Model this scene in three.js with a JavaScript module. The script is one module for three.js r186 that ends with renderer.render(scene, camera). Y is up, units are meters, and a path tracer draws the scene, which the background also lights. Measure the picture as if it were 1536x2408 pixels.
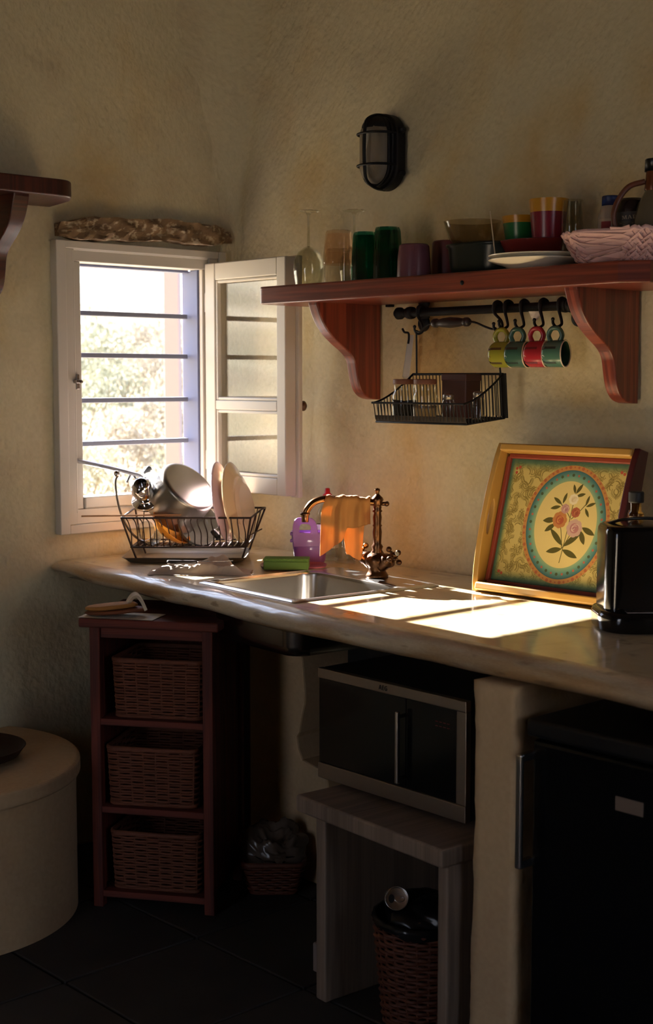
import * as THREE from 'three';
import { RoundedBoxGeometry } from 'three/addons/geometries/RoundedBoxGeometry.js';
import { mergeGeometries, mergeVertices, toCreasedNormals } from 'three/addons/utils/BufferGeometryUtils.js';
import { ImprovedNoise } from 'three/addons/math/ImprovedNoise.js';
import { FontLoader } from 'three/addons/loaders/FontLoader.js';
import { TextGeometry } from 'three/addons/geometries/TextGeometry.js';
import { RectAreaLightUniformsLib } from 'three/addons/lights/RectAreaLightUniformsLib.js';

// ---------- camera, sky, sun, exposure ----------
// axes: x runs along the right-hand wall (z = 0) from the corner, z along the window wall (x = 0), y up, metres
RectAreaLightUniformsLib.init();
const scene = new THREE.Scene();
const camera = new THREE.PerspectiveCamera(2 * Math.atan(1204 / 3300) * 180 / Math.PI, 1536 / 2408, 0.05, 200);
camera.position.set(3.592, 1.42, 2.89);
camera.lookAt(1.39716962, 1.13582897, 0.86466881);
camera.focus = 3.55; camera.userData.fStop = 4.5;
const renderer = new THREE.WebGLRenderer({ antialias: true });
renderer.toneMapping = THREE.LinearToneMapping;
renderer.toneMappingExposure = 2.5;
renderer.shadowMap.enabled = true;
{ // pale hazy sky: whiter at the horizon, bluer overhead, the same all round
  const w = 16, h = 64, d = new Float32Array(w * h * 4);
  for (let j = 0; j < h; j++) {
    const el = Math.max(0, ((j + 0.5) / h - 0.5) * 2), k = Math.pow(el, 0.55);
    for (let i = 0; i < w; i++) {
      const o = (j * w + i) * 4;
      d[o] = 1.55 - 0.85 * k; d[o + 1] = 1.62 - 0.72 * k; d[o + 2] = 1.85 - 0.45 * k; d[o + 3] = 1;
    }
  }
  const sky = new THREE.DataTexture(d, w, h, THREE.RGBAFormat, THREE.FloatType);
  sky.mapping = THREE.EquirectangularReflectionMapping; sky.magFilter = THREE.LinearFilter; sky.needsUpdate = true;
  scene.background = sky; scene.environment = sky;
  scene.backgroundIntensity = 1.1; scene.environmentIntensity = 1.1;
}
const sun = new THREE.DirectionalLight(new THREE.Color().setRGB(1, 0.965, 0.92), 37);
sun.position.set(-8, 0.88 + 8.9 * 0.495, 0.34 - 8.9 * 0.06);
sun.target.position.set(0.9, 0.88, 0.34);
sun.castShadow = true; sun.shadow.radius = 1.1;
sun.shadow.mapSize.set(4096, 4096);
Object.assign(sun.shadow.camera, { left: -3, right: 3, top: 3, bottom: -3, near: 0.5, far: 20 });
scene.add(sun, sun.target);

// ---------- helpers ----------
let seed = 7;
const rnd = () => { seed = (seed + 0x6d2b79f5) | 0; let t = Math.imul(seed ^ (seed >>> 15), 1 | seed); t = (t + Math.imul(t ^ (t >>> 7), 61 | t)) ^ t; return ((t ^ (t >>> 14)) >>> 0) / 4294967296; };
const rr = (a, b) => a + (b - a) * rnd();
const perlin = new ImprovedNoise();
const nz = (x, y, z = 0) => perlin.noise(x, y, z);
const V = (x, y, z) => new THREE.Vector3(x, y, z);
const PI = Math.PI, clamp = (x, a, b) => Math.min(b, Math.max(a, x));
const smooth = (a, b, x) => { const t = clamp((x - a) / (b - a), 0, 1); return t * t * (3 - 2 * t); };
const used = new Map();
function numbered(n) { const k = used.get(n) ?? 0; used.set(n, k + 1); return k ? n + '_' + String(k).padStart(3, '0') : n; }
function mark(o, label, category, group) { o.userData.label = label; o.userData.category = category; if (group) o.userData.group = group; return o; }
function thing(name, label, category, pos = [0, 0, 0], turn = 0, group) {
  const o = new THREE.Group(); o.name = numbered(name); o.position.set(...pos); o.rotation.y = turn;
  scene.add(o); return mark(o, label, category, group);
}
function structure(name, pos = [0, 0, 0]) { const o = new THREE.Group(); o.name = name; o.position.set(...pos); o.userData.kind = 'structure'; scene.add(o); return o; }
function part(parent, name, geo, mat, pos = [0, 0, 0], rot = [0, 0, 0], label) {
  const m = new THREE.Mesh(geo, mat); m.name = name; m.position.set(...pos); m.rotation.set(...rot);
  m.castShadow = m.receiveShadow = true; if (label) m.userData.label = label;
  parent.add(m); return m;
}
function sub(parent, name, pos = [0, 0, 0], rot = [0, 0, 0]) { const g = new THREE.Group(); g.name = name; g.position.set(...pos); g.rotation.set(...rot); parent.add(g); return g; }
function copy(o, label, pos, turn) { const c = o.clone(); c.name = numbered(o.name.replace(/_\d{3}$/, '')); c.userData = { ...o.userData, label }; if (pos) c.position.set(...pos); if (turn !== undefined) c.rotation.y = turn; scene.add(c); return c; }
const merge = (list) => mergeGeometries(list.map((g) => { const h = g.index ? g.toNonIndexed() : g; for (const k of Object.keys(h.attributes)) if (!['position', 'normal', 'uv'].includes(k)) h.deleteAttribute(k); return h; }));
const moved = (g, x, y, z, rx = 0, ry = 0, rz = 0) => { if (rx) g.rotateX(rx); if (ry) g.rotateY(ry); if (rz) g.rotateZ(rz); return g.translate(x, y, z); };
// planar texture coordinates in metres, chosen by the dominant direction of the face
function metreUV(g) {
  const h = g.index ? g.toNonIndexed() : g, p = h.attributes.position, uv = new Float32Array(p.count * 2), a = V(0, 0, 0), b = V(0, 0, 0), c = V(0, 0, 0);
  for (let i = 0; i < p.count; i += 3) {
    a.fromBufferAttribute(p, i); b.fromBufferAttribute(p, i + 1); c.fromBufferAttribute(p, i + 2);
    const n = b.clone().sub(a).cross(c.clone().sub(a)), ax = Math.abs(n.x), ay = Math.abs(n.y), az = Math.abs(n.z);
    [a, b, c].forEach((q, k) => { const [u, w] = ax >= ay && ax >= az ? [q.z, q.y] : ay >= az ? [q.x, q.z] : [q.x, q.y]; uv[(i + k) * 2] = u; uv[(i + k) * 2 + 1] = w; });
  }
  h.setAttribute('uv', new THREE.BufferAttribute(uv, 2)); return h;
}
const box = (w, h, d, r = 0.003, s = 2) => metreUV(new RoundedBoxGeometry(w, h, d, s, Math.min(r, w / 2.01, h / 2.01, d / 2.01)));
// box between two corners
const boxAB = (x0, y0, z0, x1, y1, z1, r = 0.003) => box(Math.abs(x1 - x0), Math.abs(y1 - y0), Math.abs(z1 - z0), r).translate((x0 + x1) / 2, (y0 + y1) / 2, (z0 + z1) / 2);
const lathe = (prof, seg = 32) => new THREE.LatheGeometry(prof.map(([r, y]) => new THREE.Vector2(Math.max(r, 0.00001), y)), seg);
// a round bar swept along points (parallel transport), radius constant or a function of 0..1
function sweep(pts, rad, n = 8, closed = false, squash = 1) {
  const P = pts.map((p) => p.isVector3 ? p : V(...p)), m = P.length, R = typeof rad === 'function' ? rad : () => rad, pos = [], idx = [], uv = [];
  const tan = P.map((p, i) => { const a = closed ? P[(i + m - 1) % m] : P[Math.max(0, i - 1)], b = closed ? P[(i + 1) % m] : P[Math.min(m - 1, i + 1)]; return b.clone().sub(a).normalize(); });
  let N = Math.abs(tan[0].y) < 0.9 ? V(0, 1, 0) : V(1, 0, 0); N.sub(tan[0].clone().multiplyScalar(N.dot(tan[0]))).normalize();
  let len = 0;
  for (let i = 0; i < m; i++) {
    if (i) { N.sub(tan[i].clone().multiplyScalar(N.dot(tan[i]))).normalize(); len += P[i].distanceTo(P[i - 1]); }
    const B = tan[i].clone().cross(N), r = R(m > 1 ? i / (m - 1) : 0);
    for (let k = 0; k <= n; k++) { const a = k / n * PI * 2, c = Math.cos(a) * r * squash, s = Math.sin(a) * r; pos.push(P[i].x + N.x * c + B.x * s, P[i].y + N.y * c + B.y * s, P[i].z + N.z * c + B.z * s); uv.push(len, k / n * 0.05); }
  }
  const rows = closed ? m : m - 1;
  for (let i = 0; i < rows; i++) for (let k = 0; k < n; k++) { const a = i * (n + 1) + k, b = ((i + 1) % m) * (n + 1) + k; idx.push(a, a + 1, b, b, a + 1, b + 1); }
  if (!closed) for (const [i, f] of [[0, 1], [m - 1, -1]]) { const c = pos.length / 3; pos.push(P[i].x, P[i].y, P[i].z); uv.push(0, 0); for (let k = 0; k < n; k++) { const a = i * (n + 1) + k; f > 0 ? idx.push(c, a + 1, a) : idx.push(c, a, a + 1); } }
  const g = new THREE.BufferGeometry(); g.setAttribute('position', new THREE.Float32BufferAttribute(pos, 3)); g.setAttribute('uv', new THREE.Float32BufferAttribute(uv, 2)); g.setIndex(idx); g.computeVertexNormals(); return g;
}
const curve = (pts, n = 24, closed = false) => new THREE.CatmullRomCurve3(pts.map((p) => V(...p)), closed, 'centripetal').getPoints(n);
const bar = (a, b, r, n = 8) => sweep([a, b], r, n);
const ball = (r, x, y, z, n = 12) => new THREE.SphereGeometry(r, n, Math.ceil(n * 0.7)).translate(x, y, z);
function poly(pts) { const s = new THREE.Shape(); pts.forEach(([x, y], i) => i ? s.lineTo(x, y) : s.moveTo(x, y)); s.closePath(); return s; }
function extrude(shape, depth, bevel = 0.002, seg = 2, curveSegments = 16) { return metreUV(new THREE.ExtrudeGeometry(shape, { depth, bevelEnabled: bevel > 0, bevelThickness: bevel, bevelSize: bevel, bevelOffset: -bevel, bevelSegments: seg, curveSegments })); }
// a closed shell over a grid: fn(u, v) -> Vector3, given thickness
function sheet(nu, nv, fn, th = 0.001, us = 1, vs = 1) {
  const g = [], nrm = [], pos = [], uv = [], idx = [], W = nu + 1;
  for (let j = 0; j <= nv; j++) for (let i = 0; i <= nu; i++) g.push(fn(i / nu, j / nv));
  for (let j = 0; j <= nv; j++) for (let i = 0; i <= nu; i++) {
    const a = g[j * W + Math.min(nu, i + 1)].clone().sub(g[j * W + Math.max(0, i - 1)]), b = g[Math.min(nv, j + 1) * W + i].clone().sub(g[Math.max(0, j - 1) * W + i]); nrm.push(a.cross(b).normalize());
  }
  for (const s of [0.5, -0.5]) g.forEach((p, k) => { pos.push(p.x + nrm[k].x * th * s, p.y + nrm[k].y * th * s, p.z + nrm[k].z * th * s); uv.push((k % W) / nu * us, Math.floor(k / W) / nv * vs); });
  const M = g.length;
  for (let j = 0; j < nv; j++) for (let i = 0; i < nu; i++) { const a = j * W + i, b = a + W; idx.push(a, a + 1, b, b, a + 1, b + 1, M + a, M + b, M + a + 1, M + b, M + b + 1, M + a + 1); }
  const edge = (a, b) => idx.push(a, M + a, b, b, M + a, M + b);
  for (let i = 0; i < nu; i++) { edge(i + 1, i); edge(nv * W + i, nv * W + i + 1); }
  for (let j = 0; j < nv; j++) { edge(j * W, (j + 1) * W); edge((j + 1) * W + nu, j * W + nu); }
  const o = new THREE.BufferGeometry(); o.setAttribute('position', new THREE.Float32BufferAttribute(pos, 3)); o.setAttribute('uv', new THREE.Float32BufferAttribute(uv, 2)); o.setIndex(idx); o.computeVertexNormals(); return o;
}
function warp(g, fn) { const h = mergeVertices(g.deleteAttribute('normal') && g.deleteAttribute('uv') ? g : g, 1e-5), p = h.attributes.position, q = V(0, 0, 0); for (let i = 0; i < p.count; i++) { q.fromBufferAttribute(p, i); fn(q); p.setXYZ(i, q.x, q.y, q.z); } h.computeVertexNormals(); return h; }
const stripped = (g) => { g.deleteAttribute('normal'); g.deleteAttribute('uv'); return g; };

// ---------- textures ----------
function lattice(p, s) { let z = s * 7919 + 13; const a = new Float32Array(p * p); for (let i = 0; i < p * p; i++) { z = (Math.imul(z ^ (z >>> 15), 0x2c1b3c6d) + 0x9e3779b9) | 0; let t = Math.imul(z ^ (z >>> 12), 0x297a2d39); a[i] = ((t ^ (t >>> 15)) >>> 0) / 4294967296; } return a; }
const lats = new Map();
function tnoise(u, v, px, py, s = 1) { // periodic value noise, u and v in 0..1
  const key = px + ',' + py + ',' + s, P = Math.max(px, py); if (!lats.has(key)) lats.set(key, lattice(P, s + px * 31 + py * 17));
  const L = lats.get(key), x = u * px, y = v * py, i = Math.floor(x), j = Math.floor(y), f = x - i, g = y - j, a = f * f * (3 - 2 * f), b = g * g * (3 - 2 * g);
  const q = (m, n) => L[((n % py + py) % py) * P + (m % px + px) % px];
  return (q(i, j) * (1 - a) + q(i + 1, j) * a) * (1 - b) + (q(i, j + 1) * (1 - a) + q(i + 1, j + 1) * a) * b;
}
function fbm(u, v, px, py, oct = 4, s = 1) { let t = 0, w = 0.5, n = 0; for (let o = 0; o < oct; o++) { t += w * tnoise(u, v, px << o, py << o, s + o); n += w; w *= 0.5; } return t / n; }
function tex(size, metres, fn, srgb = true) {
  const [w, h] = Array.isArray(size) ? size : [size, size], d = new Uint8Array(w * h * 4);
  for (let y = 0; y < h; y++) for (let x = 0; x < w; x++) { const c = fn(x / w, y / h), o = (y * w + x) * 4; d[o] = clamp(c[0], 0, 255); d[o + 1] = clamp(c[1] ?? c[0], 0, 255); d[o + 2] = clamp(c[2] ?? c[0], 0, 255); d[o + 3] = 255; }
  const t = new THREE.DataTexture(d, w, h); t.wrapS = t.wrapT = THREE.RepeatWrapping; t.magFilter = THREE.LinearFilter; t.minFilter = THREE.LinearMipmapLinearFilter;
  if (srgb) t.colorSpace = THREE.SRGBColorSpace;
  const [mx, my] = Array.isArray(metres) ? metres : [metres, metres]; t.repeat.set(1 / mx, 1 / my); t.needsUpdate = true; return t;
}
const mix = (a, b, k) => a.map((x, i) => x + (b[i] - x) * k);
const hex = (r, g, b) => new THREE.Color().setRGB(r / 255, g / 255, b / 255, THREE.SRGBColorSpace);
const std = (r, g, b, roughness = 0.6, metalness = 0, more = {}) => new THREE.MeshStandardMaterial({ color: hex(r, g, b), roughness, metalness, ...more });
const phy = (r, g, b, more) => new THREE.MeshPhysicalMaterial({ color: hex(r, g, b), ...more });

const M = {};
{ // lime plaster with ochre blooms, trowelled lumps
  const map = tex(1024, 2.3, (u, v) => { const a = fbm(u, v, 4, 4, 5, 3), b = fbm(u, v, 9, 3, 4, 11), f = tnoise(u, v, 300, 300, 5), st = smooth(0.5, 0.72, a * 0.6 + b * 0.4); return mix(mix([206, 194, 158], [194, 156, 92], st * 0.85), [192, 176, 144], smooth(0.5, 0.8, fbm(u, v, 14, 14, 3, 21)) * 0.5).map((x) => x + (f - 0.5) * 8); });
  const bump = tex(1024, 0.62, (u, v) => { const a = fbm(u, v, 14, 10, 3, 2), b = fbm(u, v, 50, 40, 3, 8); return [(a * 0.55 + b * 0.45) * 255]; }, false);
  M.plaster = new THREE.MeshStandardMaterial({ map, bumpMap: bump, bumpScale: 0.006, roughness: 0.92 });
  M.plasterPlain = new THREE.MeshStandardMaterial({ map, bumpMap: bump, bumpScale: 0.0025, roughness: 0.92, color: hex(242, 220, 206) });
  // worn cement worktop: warm, waxed, stained along the edge
  const cm = tex(1024, [1.9, 1.9], (u, v) => { const a = fbm(u, v, 5, 7, 5, 41), b = fbm(u, v, 22, 40, 4, 44), c = fbm(u, v, 60, 8, 3, 47), s = smooth(0.66, 0.8, fbm(u, v, 30, 44, 4, 51)); return mix(mix([214, 196, 160], [190, 164, 118], smooth(0.4, 0.7, a)), [112, 88, 60], s * 0.4 + smooth(0.62, 0.8, c) * 0.15).map((x) => x + (b - 0.5) * 18); });
  const cr = tex(512, 0.9, (u, v) => [60 + 80 * fbm(u, v, 12, 16, 4, 61)], false);
  const cb = tex(512, 0.5, (u, v) => [255 * fbm(u, v, 16, 22, 4, 64)], false);
  M.cement = new THREE.MeshPhysicalMaterial({ map: cm, roughnessMap: cr, roughness: 1, bumpMap: cb, bumpScale: 0.0006, clearcoat: 0.8, clearcoatRoughness: 0.14 });
  const ce = tex([1024, 256], [2.2, 0.125], (u, v) => { const a = fbm(u, v, 12, 4, 5, 141), b = fbm(u, v, 7, 2, 4, 144), c = smooth(0.62, 0.8, fbm(u, v, 34, 7, 4, 147)), f = tnoise(u, v, 400, 100, 149); return mix(mix(mix([204, 188, 158], [176, 138, 90], smooth(0.36, 0.7, a)), [170, 148, 120], smooth(0.4, 0.75, b) * 0.7), [92, 70, 50], c * 0.45).map((x) => x + (f - 0.5) * 16); });
  M.cementEdge = new THREE.MeshPhysicalMaterial({ map: ce, bumpMap: cb, bumpScale: 0.0009, roughness: 0.42, clearcoat: 1, clearcoatRoughness: 0.1 });
  M.cementRaw = new THREE.MeshStandardMaterial({ map: cm, bumpMap: cb, bumpScale: 0.002, roughness: 0.85, color: hex(200, 190, 185) });
}
function woodTex(c0, c1, sd, size = [512, 256], metres = [0.9, 0.22]) { return tex(size, metres, (u, v) => { const w = fbm(u, v, 2, 5, 3, sd) * 0.5, g = fbm(u, (v + w * 0.25) % 1, 3, 28, 3, sd + 3), k = smooth(0.62, 0.72, fbm(u, v, 3, 6, 2, sd + 9)); const f = tnoise(u, v, 12, 128, sd + 5); return mix(mix(c0, c1, smooth(0.3, 0.7, g)), c1.map((x) => x * 0.7), k * 0.3).map((x) => x + (f - 0.5) * 12); }); }
const turned = (t) => { const c = t.clone(); c.rotation = PI / 2; c.needsUpdate = true; return c; };
{
  const red = woodTex([132, 58, 36], [100, 38, 25], 71), cab = woodTex([108, 44, 28], [80, 30, 20], 81), grey = woodTex([132, 113, 96], [117, 99, 83], 91, [512, 256], [1.4, 0.4]);
  M.redWood = new THREE.MeshPhysicalMaterial({ map: red, roughness: 0.38, clearcoat: 0.25, clearcoatRoughness: 0.3 });
  M.redWoodUp = new THREE.MeshPhysicalMaterial({ map: turned(red), roughness: 0.38, clearcoat: 0.25, clearcoatRoughness: 0.3 });
  M.darkWood = new THREE.MeshPhysicalMaterial({ map: cab, color: hex(190, 180, 180), roughness: 0.4, clearcoat: 0.2, clearcoatRoughness: 0.3 });
  M.cabWood = new THREE.MeshStandardMaterial({ map: cab, roughness: 0.72 });
  M.cabWoodUp = new THREE.MeshStandardMaterial({ map: turned(cab), roughness: 0.72 });
  M.greyWood = new THREE.MeshStandardMaterial({ map: turned(grey), roughness: 0.7 });
  const wk = tex(256, 0.06, (u, v) => { const f = fbm(u, v, 4, 30, 3, 95); return mix([128, 72, 45], [88, 46, 28], f); });
  M.wicker = new THREE.MeshStandardMaterial({ map: wk, roughness: 0.7 });
  M.wickerRed = new THREE.MeshStandardMaterial({ map: wk, roughness: 0.65, color: hex(205, 185, 165) });
  M.pinkWicker = std(226, 182, 174, 0.75);
}
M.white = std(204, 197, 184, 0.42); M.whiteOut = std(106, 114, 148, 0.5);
M.barPaint = std(122, 126, 142, 0.5);
M.steel = std(205, 203, 200, 0.24, 1); M.brushed = std(160, 154, 146, 0.24, 1); M.trim = std(176, 164, 152, 0.36, 1); M.chrome = std(225, 225, 228, 0.08, 1); M.satin = std(150, 142, 134, 0.34, 1);
M.wire = std(58, 46, 40, 0.45, 0.7); M.iron = std(22, 21, 21, 0.5, 0.5); M.blackGloss = std(10, 10, 11, 0.12); M.black = std(17, 17, 18, 0.55); M.blackSatin = std(16, 16, 17, 0.3);
M.brass = std(150, 106, 66, 0.22, 1); M.brassDark = std(112, 78, 52, 0.3, 1);
M.glass = new THREE.MeshPhysicalMaterial({ color: 0xffffff, roughness: 0.02, transmission: 1, thickness: 0, ior: 1.5 });
const glassOf = (r, g, b, rough = 0.03) => phy(r, g, b, { roughness: rough, transmission: 1, thickness: 0, ior: 1.5 });
M.tumbler = glassOf(253, 250, 246); M.greenGlass = glassOf(106, 190, 178, 0.05); M.jarGlass = glassOf(240, 240, 234);
M.ceilingWood = std(96, 74, 54, 0.8);
M.paper = std(236, 226, 208, 0.8);
// ---------- room shell ----------
const roomX = 5.0, roomZ = 4.3, roomH = 2.85;
// bumpy plaster skin on a grid; holes are left out, their rims snapped to the cell lines
function skin(us, vs, hole, at) {
  const pos = [], uv = [], idx = [], W = us.length;
  vs.forEach((v) => us.forEach((u) => { const p = at(u, v); pos.push(p.x, p.y, p.z); uv.push(u, v); }));
  for (let j = 0; j < vs.length - 1; j++) for (let i = 0; i < W - 1; i++) {
    const u = (us[i] + us[i + 1]) / 2, v = (vs[j] + vs[j + 1]) / 2;
    if (hole && u > hole[0] && u < hole[1] && v > hole[2] && v < hole[3]) continue;
    const a = j * W + i, b = a + W; idx.push(a, a + 1, b, b, a + 1, b + 1);
  }
  const g = new THREE.BufferGeometry(); g.setAttribute('position', new THREE.Float32BufferAttribute(pos, 3)); g.setAttribute('uv', new THREE.Float32BufferAttribute(uv, 2)); g.setIndex(idx); g.computeVertexNormals(); return g;
}
const ticks = (a, b, step, extra = []) => { const n = Math.round((b - a) / step), t = []; for (let i = 0; i <= n; i++) t.push(a + (b - a) * i / n); return [...new Set([...t.filter((x) => extra.every((e) => Math.abs(e - x) > step * 0.3)), ...extra])].sort((p, q) => p - q); };
const lumps = (u, v, s) => 0.006 * nz(u * 4, v * 4, s) + 0.003 * nz(u * 11, v * 11, s + 5) + 0.0022 * nz(u * 30, v * 30, s + 9);
const WIN = { z0: 0.05, z1: 0.655, y0: 0.975, y1: 1.81 };   // hole in the window wall
const cornerR = (y) => 0.055 + 0.15 * smooth(1.85, 2.6, y);
{
  const left = structure('wall_left');
  const g = skin(ticks(-0.1, roomZ, 0.025, [WIN.z0, WIN.z1]), ticks(0, roomH, 0.025, [WIN.y0, WIN.y1]), [WIN.z0, WIN.z1, WIN.y0, WIN.y1], (z, y) => V(lumps(z, y, 1.3) - 0.004, y, z));
  part(left, 'plaster_face', g, M.plaster);
  const core = (x0, x1, h) => { const s = poly([[-0.7, -0.05], [roomZ + 0.25, -0.05], [roomZ + 0.25, roomH + 0.1], [-0.7, roomH + 0.1]]); s.holes.push(poly([[h[0], h[2]], [h[0], h[3]], [h[1], h[3]], [h[1], h[2]]])); return new THREE.ExtrudeGeometry(s, { depth: x1 - x0, bevelEnabled: false }).rotateY(-PI / 2).translate(x1, 0, 0); };
  part(left, 'masonry', merge([metreUV(core(-0.09, -0.014, [WIN.z0, WIN.z1, WIN.y0, WIN.y1])), metreUV(core(-0.34, -0.09, [-0.6, 1.0, 0.85, 2.1]))]), M.plasterPlain);
  const right = structure('wall_right');
  const xs = [...ticks(0, 0.2, 0.0125), ...ticks(0.225, roomX, 0.025)];
  part(right, 'plaster_face', skin(xs, ticks(0, roomH, 0.025), null, (t, y) => { const R = cornerR(y), l = lumps(t, y, 7.7) - 0.004; if (t < 0.2) { const a = t / 0.2 * PI / 2, k = R + 0.004 - l; return V(R - Math.cos(a) * k, y, R - Math.sin(a) * k); } return V(R + (t - 0.2) / (roomX - 0.2) * (roomX - R), y, l); }), M.plaster);
  part(right, 'masonry', boxAB(-0.08, -0.05, -0.3, roomX + 0.25, roomH + 0.1, -0.016, 0), M.plasterPlain);
  // far walls behind the camera with a large window each, seen only by their light
  const back = structure('wall_back');
  const s = poly([[-0.3, -0.05], [roomX + 0.25, -0.05], [roomX + 0.25, roomH + 0.1], [-0.3, roomH + 0.1]]);
  s.holes.push(poly([[1.62, 0.0], [1.62, 2.1], [2.38, 2.1], [2.38, 0.0]]));
  part(back, 'plaster_face', metreUV(new THREE.ExtrudeGeometry(s, { depth: 0.25, bevelEnabled: false }).translate(0, 0, roomZ)), M.plasterPlain);
  const side = structure('wall_front');
  const sd = poly([[-0.3, -0.05], [roomZ + 0.25, -0.05], [roomZ + 0.25, roomH + 0.1], [-0.3, roomH + 0.1]]); sd.holes.push(poly([[0.8, 0.95], [0.8, 2.1], [1.75, 2.1], [1.75, 0.95]]));
  part(side, 'plaster_face', metreUV(new THREE.ExtrudeGeometry(sd, { depth: 0.25, bevelEnabled: false }).rotateY(-PI / 2).translate(roomX + 0.25, 0, 0)), M.plasterPlain);
  const w3 = structure('window_2', [roomX + 0.12, 0.95, 1.275]);
  for (const [z0, y0, z1, y1] of [[-0.475, 0, -0.42, 1.15], [0.42, 0, 0.475, 1.15], [-0.42, 0, 0.42, 0.06], [-0.42, 1.09, 0.42, 1.15], [-0.025, 0.06, 0.025, 1.09]]) part(w3, 'frame_board', boxAB(-0.03, y0, z0, 0.03, y1, z1), M.white);
  for (const z of [-0.2225, 0.2225]) part(w3, 'pane', boxAB(-0.003, 0.06, z - 0.1975, 0.003, 1.09, z + 0.1975, 0.001), M.glass);
  const ceil = structure('ceiling'); part(ceil, 'boarding', boxAB(-0.34, roomH, -0.3, roomX + 0.25, roomH + 0.2, roomZ + 0.25, 0), M.ceilingWood);
  const w2 = structure('door_1', [2, 0, roomZ + 0.12]);
  for (const [x0, y0, x1, y1] of [[-0.38, 0, -0.31, 2.1], [0.31, 0, 0.38, 2.1], [-0.31, 2.02, 0.31, 2.1], [-0.31, 0, 0.31, 0.12], [-0.31, 0.95, 0.31, 1.01]]) part(w2, 'frame_board', boxAB(x0, y0, -0.03, x1, y1, 0.03), M.white);
  for (const [a, c] of [[0.12, 0.95], [1.01, 2.02]]) part(w2, 'pane', boxAB(-0.31, a, -0.003, 0.31, c, 0.003, 0.001), M.glass);
  // floor of dark stone flags
  const fl = structure('floor'); part(fl, 'bed', boxAB(-0.34, -0.25, -0.3, roomX + 0.25, -0.02, roomZ + 0.25, 0), std(26, 24, 22, 0.9));
  const ft = tex(512, 0.8, (u, v) => { const a = fbm(u, v, 6, 6, 5, 101); return mix([58, 52, 46], [36, 32, 29], a); });
  const fm = new THREE.MeshStandardMaterial({ map: ft, roughness: 0.75 });
  for (let i = 0; i < 12; i++) for (let j = 0; j < 11; j++) { const w = 0.41; part(fl, 'flagstone', boxAB(0.004, -0.02, 0.004, w - 0.004, 0, w - 0.004, 0.004), fm, [i * w, rr(-0.0015, 0), j * 0.392]).scale.z = 0.392 / w; }
}
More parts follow.
